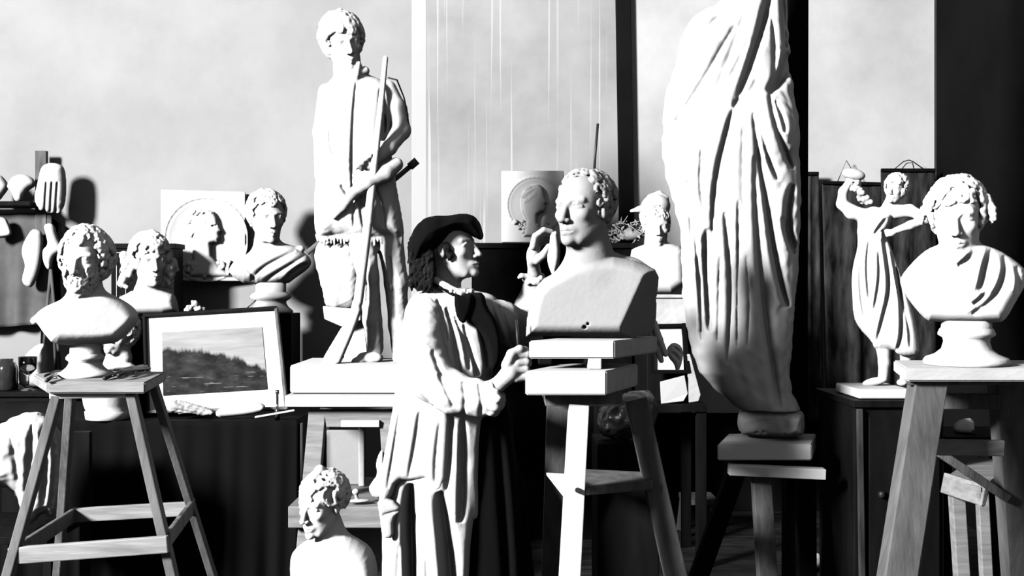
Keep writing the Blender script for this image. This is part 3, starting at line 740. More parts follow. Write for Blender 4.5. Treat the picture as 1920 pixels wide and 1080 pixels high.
folds(S, [
 ([(1448, -60), (1443, 0), (1430, 60), (1412, 120), (1392, 180), (1376, 215)], 7, 34), ([(1376, 215), (1362, 262), (1348, 320), (1340, 380), (1336, 470)], 5.5, 26),
 ([(1466, -40), (1468, 40), (1473, 100)], 4, 20), ([(1480, 105), (1466, 150), (1440, 188)], 8, 34), ([(1441, 188), (1450, 240), (1464, 280), (1484, 322)], 5, 22), ([(1452, 200), (1466, 240), (1470, 262)], 4, 16), ([(1412, 222), (1424, 310), (1440, 400), (1450, 470), (1464, 540), (1476, 575)], 7, 34),
 ([(1425, 250), (1440, 305), (1458, 345)], 5, 20), ([(1484, 350), (1474, 400), (1478, 440), (1488, 470)], 6, 24), ([(1466, 410), (1476, 450), (1488, 480)], 5, 18), ([(1414, 300), (1418, 400), (1426, 500), (1434, 600), (1448, 690), (1460, 760)], 7, 30),
 ([(1385, 380), (1386, 470), (1384, 560), (1384, 650)], 4, 16), ([(1360, 400), (1370, 480), (1372, 560), (1366, 680)], 6, 26), ([(1327, 430), (1324, 500), (1330, 560), (1332, 620)], 9, 44), ([(1302, 400), (1308, 480), (1314, 560), (1318, 640)], 5, 20),
 ([(1290, 300), (1296, 420), (1298, 520), (1304, 620)], 5, 10), ([(1318, 280), (1314, 350), (1322, 400)], 4, 12), ([(1400, 480), (1406, 560), (1402, 650)], 4, 12), ([(1352, 480), (1350, 560), (1348, 640)], 5, 18)], 0)
for pts, w_, d_ in (([(1380, 60), (1340, 130), (1300, 190), (1262, 235)], 5, 7), ([(1404, 90), (1372, 160), (1330, 205)], 5, 6), ([(1352, 40), (1332, 62), (1316, 74)], 4, 6), ([(1400, 30), (1372, 110), (1340, 190)], 6, 5), ([(1412, 160), (1400, 180), (1378, 200)], 4, -6),
                    ([(1280, 260), (1272, 330), (1284, 400)], 6, 5), ([(1395, 240), (1392, 320), (1396, 420)], 6, 6), ([(1446, 40), (1452, 110), (1448, 170)], 4, 8)):
    S.groove(pts, w_, d_, 0)
S.noise(1.0, 40, 6)
S.mesh('sheet', M['sheet'], t, 1400, D)
S = Sculpt(1375, 1525, 735, 835, -70, 75, 2.4)
S.pillow(smoothpoly([(1388, 768), (1440, 762), (1504, 766), (1508, 790), (1504, 817), (1400, 817), (1388, 813), (1382, 785)], 1), 0, 52, 16, 3, flat=20)
S.noise(1.6, 26, 3)
for x, y in ((1420, 806), (1432, 804), (1470, 808), (1462, 818), (1488, 816)): S.ell((x, y, 52), (4, 4, 8), 1, sub=True)
S.mesh('clay_block', M['plaster_old'], t, 1440, D)

# ------------------------------------------------------------------ the person
D = 3.4
per = thing('person', 'person in black beret and long white smock reaching a hand to the clay bust', 'person', Vector((P(850, 0, D).x, D, 0)))
S = Sculpt(772, 1062, 395, 800, -100, 145, 1.8)
head(S, 847, 466, 121, 66, 9, 2, cz=0, female=True, neck=False)
S.cone((838, 500, -4), 25, (836, 555, -10), 30, 12)
S.ell((838, 620, 0), (56, 60, 44), 16); S.cone((840, 640, 0), 44, (845, 780, 0), 46, 14)
S.chain([(800, 600, 46, 22), (830, 712, 76, 20), (905, 722, 108, 14.5), (930, 710, 114, 12.5)], 8)
S.cone((930, 710, 114), 13, (950, 690, 118), 17, 6); S.ell((957, 680, 116), (15, 25, 12), 6, rot=(0, 0, -14))
for i in range(4):
    S.chain([(964-i*1.0, 657+i*14, 121, 8), (980-i*1.0, 658+i*13, 118, 7.6), (985-i*2.4, 662+i*12, 104, 7), (973-i*2, 664+i*12, 96, 6.4)], 2.2)
S.chain([(944, 676, 122, 10), (952, 656, 126, 8.5), (967, 648, 122, 7.4), (978, 650, 114, 6.6)], 3)
S.chain([(898, 592, -30, 20), (985, 628, -72, 18), (1000, 560, -66, 14), (1006, 512, -40, 12)], 8)
S.chain([(1006, 512, -40, 12), (1003, 494, -28, 12)], 6); S.ell((1002, 476, -18), (13, 22, 16), 6, rot=(0, 0, -10))
for i in range(4):
    S.chain([(1000+i*2, 462+i*2, -2-i*9, 6.8), (1004+i*3, 443+i*5, 3-i*10, 6.4), (1020+i*2, 431+i*6, 2-i*9, 5.8), (1035-i, 434+i*7, -3-i*7, 5.2)], 1.2)
S.chain([(1008, 488, -10, 8), (1019, 478, 0, 7), (1030, 462, 0, 6)], 3)
V1, Q1 = S.nets()
S = Sculpt(760, 940, 730, 1338, -90, 100, 4)
S.cone((845, 770, 0), 48, (845, 860, 0), 52, 20)
S.chain([(822, 880, 14, 36), (822, 1080, 18, 26), (816, 1290, 10, 18)], 12); S.chain([(868, 880, -14, 36), (876, 1080, -8, 26), (874, 1290, -14, 18)], 12)
S.ell((836, 1318, 14), (38, 15, 18), 8); S.ell((896, 1318, -12), (38, 15, 18), 8)
V2, Q2 = S.nets()
V = np.concatenate([V1, V2]); Q = np.concatenate([Q1, Q2+len(V1)])
mesh_from('body', place(V, 850, D), Q, M['skin'], per)
def pobj(name, S, m): return S.mesh(name, m, per, 850, D)
# beret
S = Sculpt(755, 915, 392, 560, -75, 75, 1.8)
hat = [(769, 505), (764, 470), (770, 440), (788, 414), (813, 405), (834, 407), (856, 401), (884, 401), (898, 413), (905, 436), (903, 451), (892, 447), (880, 441), (862, 438), (849, 441), (838, 454), (826, 466), (812, 474), (790, 500)]
S.pillow(smoothpoly(hat, 1), 0, 64, 34, 3, flat=6); S.noise(1.5, 34, 5)
pobj('beret', S, M['black_velvet'])
S = Sculpt(758, 862, 448, 562, -60, 66, 1.6)
S.pillow(smoothpoly([(767, 480), (800, 462), (818, 470), (816, 492), (820, 512), (812, 532), (796, 548), (778, 545), (766, 520)], 1), 0, 50, 26, 3)
rs = random.Random(3)
for i in range(110):
    x = rs.uniform(772, 814); y = rs.uniform(468, 530); S.chain([(x, y, 46, 3), (x+rs.uniform(-4, 2), y+9, 49, 3), (x+rs.uniform(-8, 2), y+18, 44, 2)], 1)
for i in range(9):
    x = 828+rs.uniform(0, 18); y = 456+rs.uniform(0, 26)*(1 if x > 836 else .3); S.chain([(x, y, 42-(x-828)*.3, 4), (x+3, y+6, 43-(x-828)*.3, 3.4), (x+2, y+11, 40-(x-828)*.3, 2.5)], 2)
h = pobj('hair', S, M['hairgrey']); h['label'] = 'dark grey hair bunched behind the ear'
# smock: body, hanging front panels
S = Sculpt(700, 960, 528, 1342, -100, 118, 2.4)
column(S, [(540, 800, 880, 30, -6), (556, 776, 908, 44, -4), (580, 762, 924, 54, 0), (620, 755, 930, 60, 0), (680, 751, 926, 64, 2), (740, 744, 916, 66, 4), (800, 734, 912, 70, 6), (860, 724, 912, 72, 6), (920, 716, 910, 74, 6),
           (1000, 717, 905, 76, 6), (1080, 717, 901, 78, 6), (1200, 712, 905, 80, 6), (1325, 706, 912, 84, 6)], 4)
S.ell((806, 585, 20), (44, 40, 40), 16); S.ell((903, 580, -8), (38, 32, 34), 14)
S.cone((838, 505, -4), 29, (836, 540, -8), 33, 1, sub=True)
folds(S, [
 ([(774, 892), (772, 960), (776, 1080), (778, 1320)], 10, 84), ([(826, 905), (836, 980), (846, 1080), (850, 1320)], 10, 60), ([(868, 775), (868, 850), (866, 940), (862, 965)], 5.5, 26), ([(846, 770), (842, 850), (838, 905)], 5, 18),
 ([(905, 780), (900, 860), (904, 960)], 5, 22), ([(740, 760), (732, 850), (726, 920)], 5, 10), ([(800, 1000), (806, 1100), (806, 1320)], 6, 12), ([(888, 960), (882, 1080), (884, 1320)], 7, 20), ([(784, 790), (776, 840), (772, 884)], 5, 8), ([(752, 1000), (748, 1100), (748, 1320)], 5, 12),
 ([(836, 575), (848, 610), (856, 660), (862, 705)], 5, 24), ([(868, 605), (880, 650), (896, 700)], 4, 18), ([(852, 590), (872, 640), (880, 690)], 4, 16), ([(896, 600), (908, 640), (914, 690)], 4, 20), ([(820, 560), (834, 600), (838, 640)], 4, 16)], 0)
S.noise(1.2, 80, 5)
smock = S.mesh('smock', M['smock'], per, 850, D)
S = Sculpt(704, 856, 590, 998, 30, 118, 2.0)
S.pillow(smoothpoly([(760, 600), (820, 640), (846, 760), (842, 830), (838, 900), (814, 912), (804, 884), (780, 888), (748, 886), (738, 920), (718, 930), (714, 900), (730, 820), (744, 740), (750, 660)], 1), 66, 16, 14, 3, flat=3)
S.pillow(smoothpoly([(712, 918), (738, 916), (760, 938), (742, 952), (744, 990), (722, 988), (718, 950)], 1), 74, 9, 8, 3)
folds(S, [([(790, 760), (782, 820), (770, 880)], 4, 8), ([(754, 760), (742, 840), (732, 900)], 4, 8), ([(826, 780), (818, 850), (818, 900)], 4, 7), ([(722, 946), (740, 942), (756, 938)], 3, 8)], 0)
S.mesh('smock_panel', M['smock'], smock, 850, D)
# sleeves
S = Sculpt(742, 950, 545, 790, -10, 150, 2.0)
S.chain([(796, 588, 40, 34), (790, 640, 56, 39), (812, 700, 70, 40)], 14); S.chain([(812, 706, 72, 40), (850, 728, 90, 36), (896, 736, 104, 30), (916, 737, 110, 27)], 12)
for i in range(12):
    a = i/12*2*PI; S.ell((922+4*math.cos(3*a), 735+27*math.sin(a), 110+24*math.cos(a)), (9, 7, 7), 5)
S.cone((912, 722, 110), 15, (945, 705, 116), 17, 2, sub=True)
folds(S, [([(824, 690), (838, 720), (852, 750)], 4, 10), ([(812, 650), (826, 690), (846, 706)], 4, 9), ([(866, 704), (872, 735), (868, 765)], 4, 6), ([(894, 708), (900, 735), (898, 765)], 4, 7), ([(782, 700), (800, 735), (820, 752)], 4, 6)], 40)
S.noise(1.0, 26, 9)
s = S.mesh('sleeve', M['smock'], smock, 850, D)
S = Sculpt(872, 1052, 528, 690, -125, 40, 2.0)
S.chain([(906, 585, 2, 31), (943, 602, -14, 35), (966, 616, -40, 34), (988, 630, -76, 36)], 12); S.chain([(988, 630, -76, 36), (998, 580, -72, 28), (1004, 536, -54, 19)], 12)
folds(S, [([(915, 560), (928, 600), (944, 640)], 4, 14), ([(936, 572), (950, 612), (962, 650)], 4, 12), ([(898, 575), (916, 620), (934, 660)], 4, 14)], -40)
S.noise(.8, 26, 10)
s = S.mesh('sleeve', M['smock'], smock, 850, D)
S = Sculpt(968, 1040, 490, 545, -80, 0, 1.6)
for i in range(16):
    a = i/16*2*PI; S.ell((1005+17*math.cos(a), 522+4*math.sin(a)+rs.uniform(-3, 3), -44+15*math.sin(a)), (6.5, 8, 6.5), 3)
S.chain([(992, 518, -32, 6), (980, 517, -28, 5), (975, 520, -26, 3)], 3)
S.mesh('cuff_frill', M['smock'], smock, 850, D)
# neckwear, waistcoat, skirt
S = Sculpt(808, 945, 522, 700, 20, 105, 1.8)
S.pillow(smoothpoly([(862, 552), (886, 548), (906, 548), (912, 575), (930, 600), (940, 640), (936, 684), (916, 694), (912, 648), (896, 614), (872, 600), (866, 575)], 1), 52, 17, 10, 3, flat=3)
w_ = pobj('waistcoat', S, M['black_cloth'])
S = Sculpt(800, 900, 520, 615, 10, 90, 1.6)
S.pillow(smoothpoly([(852, 548), (868, 556), (884, 548), (886, 566), (878, 590), (870, 606), (858, 598), (852, 575)], 1), 68, 9, 8, 2)
S.chain([(812, 530, 24, 3), (828, 540, 46, 3), (850, 552, 62, 3)], 1)
S.mesh('bow_tie', M['black_velvet'], w_, 850, D)
S = Sculpt(812, 896, 518, 566, 0, 70, 1.5)
S.chain([(818, 526, 26, 7), (838, 540, 44, 8), (862, 550, 52, 7), (884, 546, 44, 5)], 4)
for i in range(7): S.ell((846+i*6, 546+(i % 2)*3, 58-i*1.5), (4, 5, 4), 1)
S.mesh('collar', M['smock'], smock, 850, D)
S = Sculpt(785, 1022, 690, 1342, -95, 95, 3.5)
column(S, [(700, 830, 925, 44, -16), (760, 830, 955, 52, -20), (900, 815, 985, 62, -20), (1080, 800, 1004, 70, -20), (1325, 790, 1018, 80, -20)], 4)
folds(S, [([(930, 760), (940, 900), (952, 1080), (956, 1320)], 8, 14), ([(962, 800), (978, 950), (986, 1100), (990, 1320)], 8, 14)], -40)
k = pobj('skirt', S, M['black_cloth'])
# what the hands hold
tl = obj('modelling_tool', tube(NB(), [P(968, 600, D-.19), P(971, 640, D-.195), P(973, 690, D-.2)], .0045, 8), M['metal'], None, True)
tag(tl, 'thin dark modelling tool upright in the person\'s lower fist', 'tool')
S = Sculpt(1018, 1058, 425, 528, -40, 30, 1.5)
S.pillow(smoothpoly([(1032, 436), (1045, 432), (1049, 450), (1051, 480), (1047, 502), (1039, 522), (1030, 505), (1025, 484), (1030, 460)], 1), -4, 12, 11, 2)
o = S.mesh('rag', M['sheet'], None, 1038, D, origin=P(1038, 520, D)); tag(o, 'small white rag pinched in the raised hand at the clay chin', 'cloth')
# ================================================================== STANDS, TABLES AND WHAT LIES ABOUT
# --- near left modelling stool
t = thing('modelling_stool', 'tall four-legged wooden stool under the bearded bust', 'stool', Vector((-1.2, 2.95, 0)))
bm = NB(); zt = 1.163
top = [P(88, 717, 2.76), P(272, 703, 2.76), P(312, 686, 3.12), P(118, 697, 3.15), P(62, 709, 3.02)]
for p in top: p.z = zt
prism(bm, top, (0, 0, -1), .03, .004); obj('stool_top', bm, M['wood_h'], t)
for (a, b, w) in (((92, 735), (252, 728), .03),):
    board('apron', P(96, 738, 2.80), P(250, 735, 2.80), .028, .03, M['wood_pale'], t)
board('apron', P(112, 722, 3.08), P(290, 716, 3.08), .04, .03, M['wood_mid'], t)
def leg(p, q, w, t_, m, parent, face=(0, -1, 0)): return board('leg', p, q, w, t_, m, parent, face)
def down(p, q):
    """Carry the line p-q on until it meets the floor."""
    k = (0-p.z)/(q.z-p.z); return p+(q-p)*k
leg(P(108, 742, 2.80), down(P(108, 742, 2.80), P(48, 960, 2.74)), .026, .03, M['wood'], t)
leg(P(246, 735, 2.80), down(P(246, 735, 2.80), P(308, 1010, 2.74)), .026, .03, M['wood'], t)
leg(P(286, 716, 3.06), down(P(286, 716, 3.06), P(354, 935, 3.22)), .024, .03, M['wood'], t)
leg(P(134, 720, 3.08), down(P(134, 720, 3.08), P(122, 890, 3.2)), .026, .03, M['wood_mid'], t)
board('stretcher', P(18, 1042, 2.72), P(316, 1020, 2.70), .045, .018, M['wood_h'], t)
board('stretcher', P(134, 966, 3.26), P(364, 953, 3.26), .045, .018, M['wood_h'], t)
board('stretcher', P(314, 1012, 2.74), P(362, 948, 3.26), .045, .014, M['wood_mid'], t, (1, 0, 0))
board('stretcher', P(40, 1030, 2.76), P(138, 966, 3.26), .045, .014, M['wood_mid'], t, (1, 0, 0))
# modelling tools lying on it
rs = random.Random(2)
lab = ['longest dark tool of the heap on the near left stool', 'dark tool lying across the heap on the near left stool', 'dark tool nearest the edge of the near left stool', 'short dark tool beside the bearded bust\'s foot',
       'dark tool pointing back in the heap on the near left stool', 'thin dark tool at the right end of the stool top', 'dark wire-ended tool lying left of the bearded bust\'s foot', 'flat dark spatula lying at the left rim of the near left stool']
seg = [((196, 708), (262, 689)), ((212, 706), (250, 688)), ((222, 708), (282, 694)), ((205, 706), (232, 695)), ((236, 703), (268, 686)), ((248, 702), (276, 690)), ((88, 712), (112, 702)), ((84, 706), (124, 697))]
for i, ((ax, ay), (bx_, by)) in enumerate(seg):
    def on(px, py):
        d = (EYE-zt-.008)*F/(py-540); return Vector(((px-960)/F*d, d, zt+.006+.004*(i % 3)))
    a, b = on(ax, ay), on(bx_, by)
    o = obj('modelling_tool', tube(NB(), [a, a.lerp(b, .5)+Vector((0, 0, .006)), b], .004 if i % 2 else .006, 6, .003), M['metal'], None, True)
    tag(o, lab[i], 'tool', 'modelling tools on the left stool')

# --- long table with a black cloth at the left back
t = thing('work_table', 'long low table under a floor-length black cloth, left, carrying the framed print', 'table', Vector((-1.7, 5.1, 0)))
tx0, tx1, tz = -2.75, P(552, 0, 4.72).x, .80
bm = NB(); box(bm, tx0, tx1, 4.72, 5.55, tz-.03, tz); obj('table_top', bm, M['wood_dark'], t)
for x in (tx0+.06, tx1-.06):
    for y in (4.80, 5.47): board('leg', (x, y, tz-.03), (x, y, 0), .05, .05, M['wood_dark'], t)
def ripple(name, A, B, C_, D_, m, parent, nx=60, ny=30, amp=.01, waves=9, th=.006, seed=0, origin=None, grow=1.0):
    """A sheet of cloth through the corners A B (top) D C (bottom) with hanging folds."""
    A, B, C_, D_ = (np.array(v) for v in (A, B, C_, D_)); rs = np.random.RandomState(seed); ph = rs.rand(6)*6
    V = []; n = np.cross(B-A, D_-A); n = n/np.linalg.norm(n)
    for side in (0, 1):
        for j in range(ny+1):
            v = j/ny
            for i in range(nx+1):
                u = i/nx; p = (A*(1-u)+B*u)*(1-v)+(D_*(1-u)+C_*u)*v
                a = amp*(.25+.75*v*grow)*(math.sin(waves*2*PI*u+ph[0]+.6*v)+.5*math.sin(waves*3.7*u+ph[1]-v)+.3*math.sin(waves*9.1*u+ph[2]+2*v))
                V.append(p+n*(a+(th if side else 0)))
    Q = []; N = (nx+1)*(ny+1); w = nx+1
    for j in range(ny):
        for i in range(nx):
            a = j*w+i; Q.append((a, a+1, a+1+w, a+w)); Q.append((N+a, N+a+w, N+a+1+w, N+a+1))
    for j in range(ny): Q.append((j*w, (j+1)*w, N+(j+1)*w, N+j*w)); Q.append((j*w+nx, N+j*w+nx, N+(j+1)*w+nx, (j+1)*w+nx))
    for i in range(nx): Q.append((i, N+i, N+i+1, i+1)); b = ny*w; Q.append((b+i, b+i+1, N+b+i+1, N+b+i))
    return mesh_from(name, V, Q, m, parent, origin=origin)
o = ripple('tablecloth', (tx0, 4.70, tz+.004), (tx1+.02, 4.70, tz+.004), (tx1+.02, 4.68, .02), (tx0, 4.68, .02), M['black_cloth'], None, 160, 30, .012, 16, origin=(-1.7, 4.7, 0))
tag(o, 'black cloth hanging to the floor from the long left table', 'tablecloth')
# framed landscape print leaning on the table
def quad_frame(outer, inner, D0, lean, th): pass
t = thing('framed_print', 'framed landscape engraving with a wide white mount leaning on the black-clothed table', 'picture', P(405, 775, 4.86))
A, B, C_, E = P(270, 592, 5.0), P(521, 577, 5.0), P(541, 768, 4.86), P(276, 775, 4.86)
def mixq(u, v): return (A*(1-u)+B*u)*(1-v)+(E*(1-u)+C_*u)*v
nn = (B-A).cross(E-A).normalized()
if nn.y > 0: nn = -nn
def rail(u0, v0, u1, v1, w, m): return board('frame_rail', mixq(u0, v0)+nn*.006, mixq(u1, v1)+nn*.006, w, .03, m, t, nn, .004)
rail(0, .008, 1, .008, .018, M['wood_dark']); rail(.008, 0, .008, 1, .016, M['wood_dark']); rail(.99, 0, .99, 1, .016, M['wood_mid']); rail(0, .99, 1, .99, .016, M['wood_mid'])
prism(bm := NB(), [mixq(.01, .01), mixq(.985, .01), mixq(.985, .985), mixq(.01, .985)], -nn, .012, 0); obj('mount', bm, M['paper'], t)
pm = bpy.data.materials.new('engraving'); pm.use_nodes = True; n = pm.node_tree.nodes; L = pm.node_tree.links; b = n['Principled BSDF']; b.inputs['Roughness'].default_value = .8; b.inputs['Specular IOR Level'].default_value = .1
tc = n.new('ShaderNodeTexCoord'); se = n.new('ShaderNodeSeparateXYZ'); L.new(tc.outputs['UV'], se.inputs[0])
def nd(op, a, bb):
    q = n.new('ShaderNodeMath'); q.operation = op
    for i, v in enumerate((a, bb)):
        if isinstance(v, (int, float)): q.inputs[i].default_value = v
        else: L.new(v, q.inputs[i])
    return q.outputs[0]
def noise(sx, sy, det=5, rough=.6):
    mp = n.new('ShaderNodeMapping'); mp.inputs['Scale'].default_value = (sx, sy, 1); L.new(tc.outputs['UV'], mp.inputs[0])
    q = n.new('ShaderNodeTexNoise'); q.inputs['Scale'].default_value = 1; q.inputs['Detail'].default_value = det; q.inputs['Roughness'].default_value = rough; L.new(mp.outputs[0], q.inputs['Vector']); return q.outputs['Fac']
u, v = se.outputs[0], se.outputs[1]
# skyline of dark trees: high at the left third, falling to the right
hill = nd('ADD', nd('SUBTRACT', .76, nd('MULTIPLY', nd('MULTIPLY', u, u), .42)), nd('MULTIPLY', nd('SUBTRACT', noise(9, 1.5), .5), .42))
land = nd('MULTIPLY', nd('SUBTRACT', hill, v), 14); ln = n.new('ShaderNodeClamp'); L.new(land, ln.inputs[0])
tone = nd('ADD', nd('MULTIPLY', nd('POWER', noise(5, 6), 3), .16), .002)
skyt = nd('ADD', nd('MULTIPLY', noise(1.6, 7), .34), .13)
road = nd('MULTIPLY', nd('GREATER_THAN', noise(3, 22, 3), .62), nd('LESS_THAN', v, .3))
tone = nd('ADD', tone, nd('MULTIPLY', road, .14))
mx = n.new('ShaderNodeMix'); mx.data_type = 'FLOAT'; L.new(ln.outputs[0], mx.inputs['Factor']); L.new(skyt, mx.inputs['A']); L.new(tone, mx.inputs['B'])
cr = n.new('ShaderNodeCombineColor'); [L.new(mx.outputs[0], cr.inputs[i]) for i in range(3)]; L.new(cr.outputs[0], b.inputs['Base Color'])
q = [mixq(.13, .185)+nn*.004, mixq(.87, .185)+nn*.004, mixq(.865, .80)+nn*.004, mixq(.12, .83)+nn*.004]
me = bpy.data.meshes.new('engraving'); me.from_pydata([p-t.location for p in q]+[p-t.location-nn*.002 for p in q], [], [(3, 2, 1, 0), (4, 5, 6, 7)]); uv = me.uv_layers.new(name='uv')
for li, c_ in zip(range(4), ((0, 0), (1, 0), (1, 1), (0, 1))): uv.data[li].uv = c_
me.materials.append(pm); link(bpy.data.objects.new('engraving', me), t)

# dark cabinet with fine light lines, behind the long haired bust
t = thing('dark_cabinet', 'dark cabinet with fine gilt lines, behind the long-curled bust on the left', 'cabinet', Vector((P(270, 0, 6.2).x, 6.2, 0)))
x0, x1 = P(212, 0, 6.11).x, P(330, 0, 6.11).x; z1 = P(0, 457, 6.11).z
bm = NB(); box(bm, x0, x1, 6.08, 6.24, 0, z1-.02); obj('carcass', bm, M['wood_dark'], t)
bm = NB(); box(bm, x0-.01, x1+.01, 6.07, 6.25, z1-.03, z1); obj('cornice', bm, M['wood_dark'], t)
bm = NB()
for xx in (x0+.035, x0+.09): beam(bm, (xx, 6.075, z1-.05), (xx, 6.075, 1.0), .004, .004, (0, -1, 0), 0)
beam(bm, (x0+.03, 6.075, z1-.055), (x1-.03, 6.075, z1-.055), .004, .004, (0, -1, 0), 0)
for zz in (1.5, 1.42, 1.34, 1.26, 1.18):
    for q in (-1, 1): tube(bm, [(x0+.0625, 6.075, zz), (x0+.0625+q*.012, 6.075, zz+.018), (x0+.0625+q*.004, 6.075, zz+.034)], .002, 5)
obj('gilt_lines', bm, M['plaster_old'], t)
# risers
def riser(label, x0, x1, ytop, D, d, m, zb, name='riser_block', cat='block'):
    bm = NB(); box(bm, P(x0, 0, D-d/2).x, P(x1, 0, D-d/2).x, D-d/2, D+d/2, zb, P(0, ytop, D).z, bev=.005)
    return tag(obj(name, bm, m), label, cat)
riser('dark block under the long-curled bust, mostly behind the framed print', 222, 330, 595, 5.2, .3, M['wood_dark'], .80)
riser('tall dark pedestal under the draped woman\'s bust, right of the framed print', 470, 546, 587, 6.1, .26, M['wood_dark'], 0, 'pedestal', 'pedestal')
riser('dark block under the small shaded head, behind the bearded bust', 200, 256, 705, 4.98, .12, M['wood_dark'], .80)
# papers on the table
def onz(px, py, z):
    d = (EYE-z)*F/(py-540); return Vector(((px-960)/F*d, d, z))
S = Sculpt(308, 425, 742, 786, -40, 50, 1.6)
S.pillow(smoothpoly([(310, 752), (330, 748), (360, 756), (385, 764), (404, 772), (400, 781), (386, 780), (360, 776), (335, 774), (314, 770)], 1), 0, 12, 8, 2, flat=5)
folds(S, [([(330, 752), (360, 764), (396, 776)], 3, 8), ([(320, 764), (350, 770), (384, 776)], 2.5, 6)], -50); S.noise(1, 16, 4)
o = S.mesh('crumpled_paper', M['plaster_old'], None, 360, 4.77, origin=P(360, 780, 4.77)); tag(o, 'crumpled grey paper on the table below the framed print\'s left half', 'paper')
S = Sculpt(402, 500, 748, 786, -40, 50, 1.6)
S.pillow(smoothpoly([(404, 768), (430, 758), (470, 754), (497, 758), (498, 772), (470, 778), (430, 781), (406, 781)], 1), 0, 12, 8, 2, flat=5)
folds(S, [([(412, 770), (440, 764), (490, 762)], 2, 4)], -50)
o = S.mesh('folded_paper', M['sheet'], None, 450, 4.77, origin=P(450, 780, 4.77)); tag(o, 'folded white paper lying on the table below the framed print\'s right half', 'paper')
bm = NB(); beam(bm, P(478, 782, 4.70), P(552, 769, 4.74), .045, .004, (0, 0, 1), .001); o = obj('paper_strip', bm, M['paper']); tag(o, 'narrow pale strip jutting from the table\'s right corner', 'paper')
lathe(bm := NB(), (*P(520, 0, 4.78).xy, .80), [(.012, 0), (.012, .05), (.006, .055), (.006, .12), (.009, .122), (.009, .14)], 16); tag(obj('small_bottle', bm, M['glass_dark'], None, True), 'slim dark bottle at the print\'s lower right corner', 'bottle')
# little casts along the top of the print
S = Sculpt(340, 410, 556, 596, -20, 24, 1.3)
for x, y, r in ((356, 578, 8), (366, 570, 7), (372, 579, 8), (362, 566, 4), (380, 580, 5), (348, 581, 4)): S.ell((x, y, 0), (r, r*.8, r), 3)
S.noise(1, 9, 3)
o = S.mesh('small_cast', M['plaster_old'], None, 370, 5.08, origin=P(368, 588, 5.08)); tag(o, 'tiny lumpy plaster cast standing above the print\'s top edge', 'sculpture')
riser('dark block behind the framed print holding the tiny cast', 336, 404, 587, 5.09, .08, M['wood_dark'], .80)
tag(obj('pen_rod', tube(NB(), [P(440, 600, 5.08)+Vector((0, 0, -.46)), P(464, 577, 5.06), P(480, 563, 5.05)], .004, 6), M['metal'], None, True), 'short dark rod sticking up from the print\'s top edge', 'rod')
# basin on the table, seen between the stool legs
D = 4.62
bm = NB(); c = P(193, 0, D); lathe(bm, (c.x-.04, c.y+.16, .801), [(.085, 0), (.1, .005), (.104, .04), (.098, .045), (.108, .07), (.12, .145), (.125, .155), (.118, .155), (.1, .055), (.02, .045)], 48)
tag(obj('basin', bm, M['plaster'], None, True), 'white basin on the black-clothed table, framed by the near left stool\'s legs', 'basin')
# left edge: low dark cupboard, cast, jar, glass
t = thing('low_cupboard', 'dark low cupboard at the left edge below the hanging grey cloth', 'cabinet', Vector((-2.8, 5.6, 0)))
x0, x1 = P(-60, 0, 5.58).x, P(112, 0, 5.58).x
bm = NB(); box(bm, x0, x1, 5.6, 6.1, 0, .82); obj('carcass', bm, M['wood_dark'], t)
bm = NB(); box(bm, x0-.01, x1+.01, 5.58, 6.12, .82, .845); obj('cupboard_top', bm, M['wood_dark'], t)
bm = NB(); box(bm, x0+.02, (x0+x1)/2-.005, 5.585, 5.6, .06, .78); obj('door', bm, M['wood_dark'], t)
bm = NB(); box(bm, (x0+x1)/2+.005, x1-.02, 5.585, 5.6, .06, .78); obj('door', bm, M['wood_dark'], t)
S = Sculpt(28, 95, 634, 732, -40, 40, 1.8)
S.pillow(smoothpoly([(36, 728), (34, 690), (42, 672), (60, 652), (80, 642), (88, 650), (88, 728)], 1), 0, 28, 18, 3)
o = S.mesh('plaster_fragment', M['plaster'], None, 60, 5.85, origin=P(60, 728, 5.85)); tag(o, 'rounded white plaster fragment on the low cupboard by the left edge', 'sculpture')
bm = NB(); c = P(12, 0, 5.72); lathe(bm, (c.x, c.y, .845), [(.055, 0), (.06, .01), (.06, .12), (.05, .15), (.035, .16), (.035, .175)], 28); tag(obj('jar', bm, M['glass_dark'], None, True), 'dark squat jar at the very left edge', 'jar')
gm = bpy.data.materials.new('clear_glass'); gm.use_nodes = True; gb = gm.node_tree.nodes['Principled BSDF']; gb.inputs['Transmission Weight'].default_value = 1; gb.inputs['Roughness'].default_value = .05; gb.inputs['Base Color'].default_value = (.7, .7, .7, 1)
bm = NB(); c = P(52, 0, 5.68); lathe(bm, (c.x, c.y, .845), [(.05, 0), (.05, .005), (.008, .02), (.008, .08), (.045, .12), (.05, .19), (.047, .19), (.042, .125), (.004, .09)], 28); tag(obj('glass_goblet', bm, gm, None, True), 'clear glass vessel in front of the plaster fragment, left edge', 'glass')
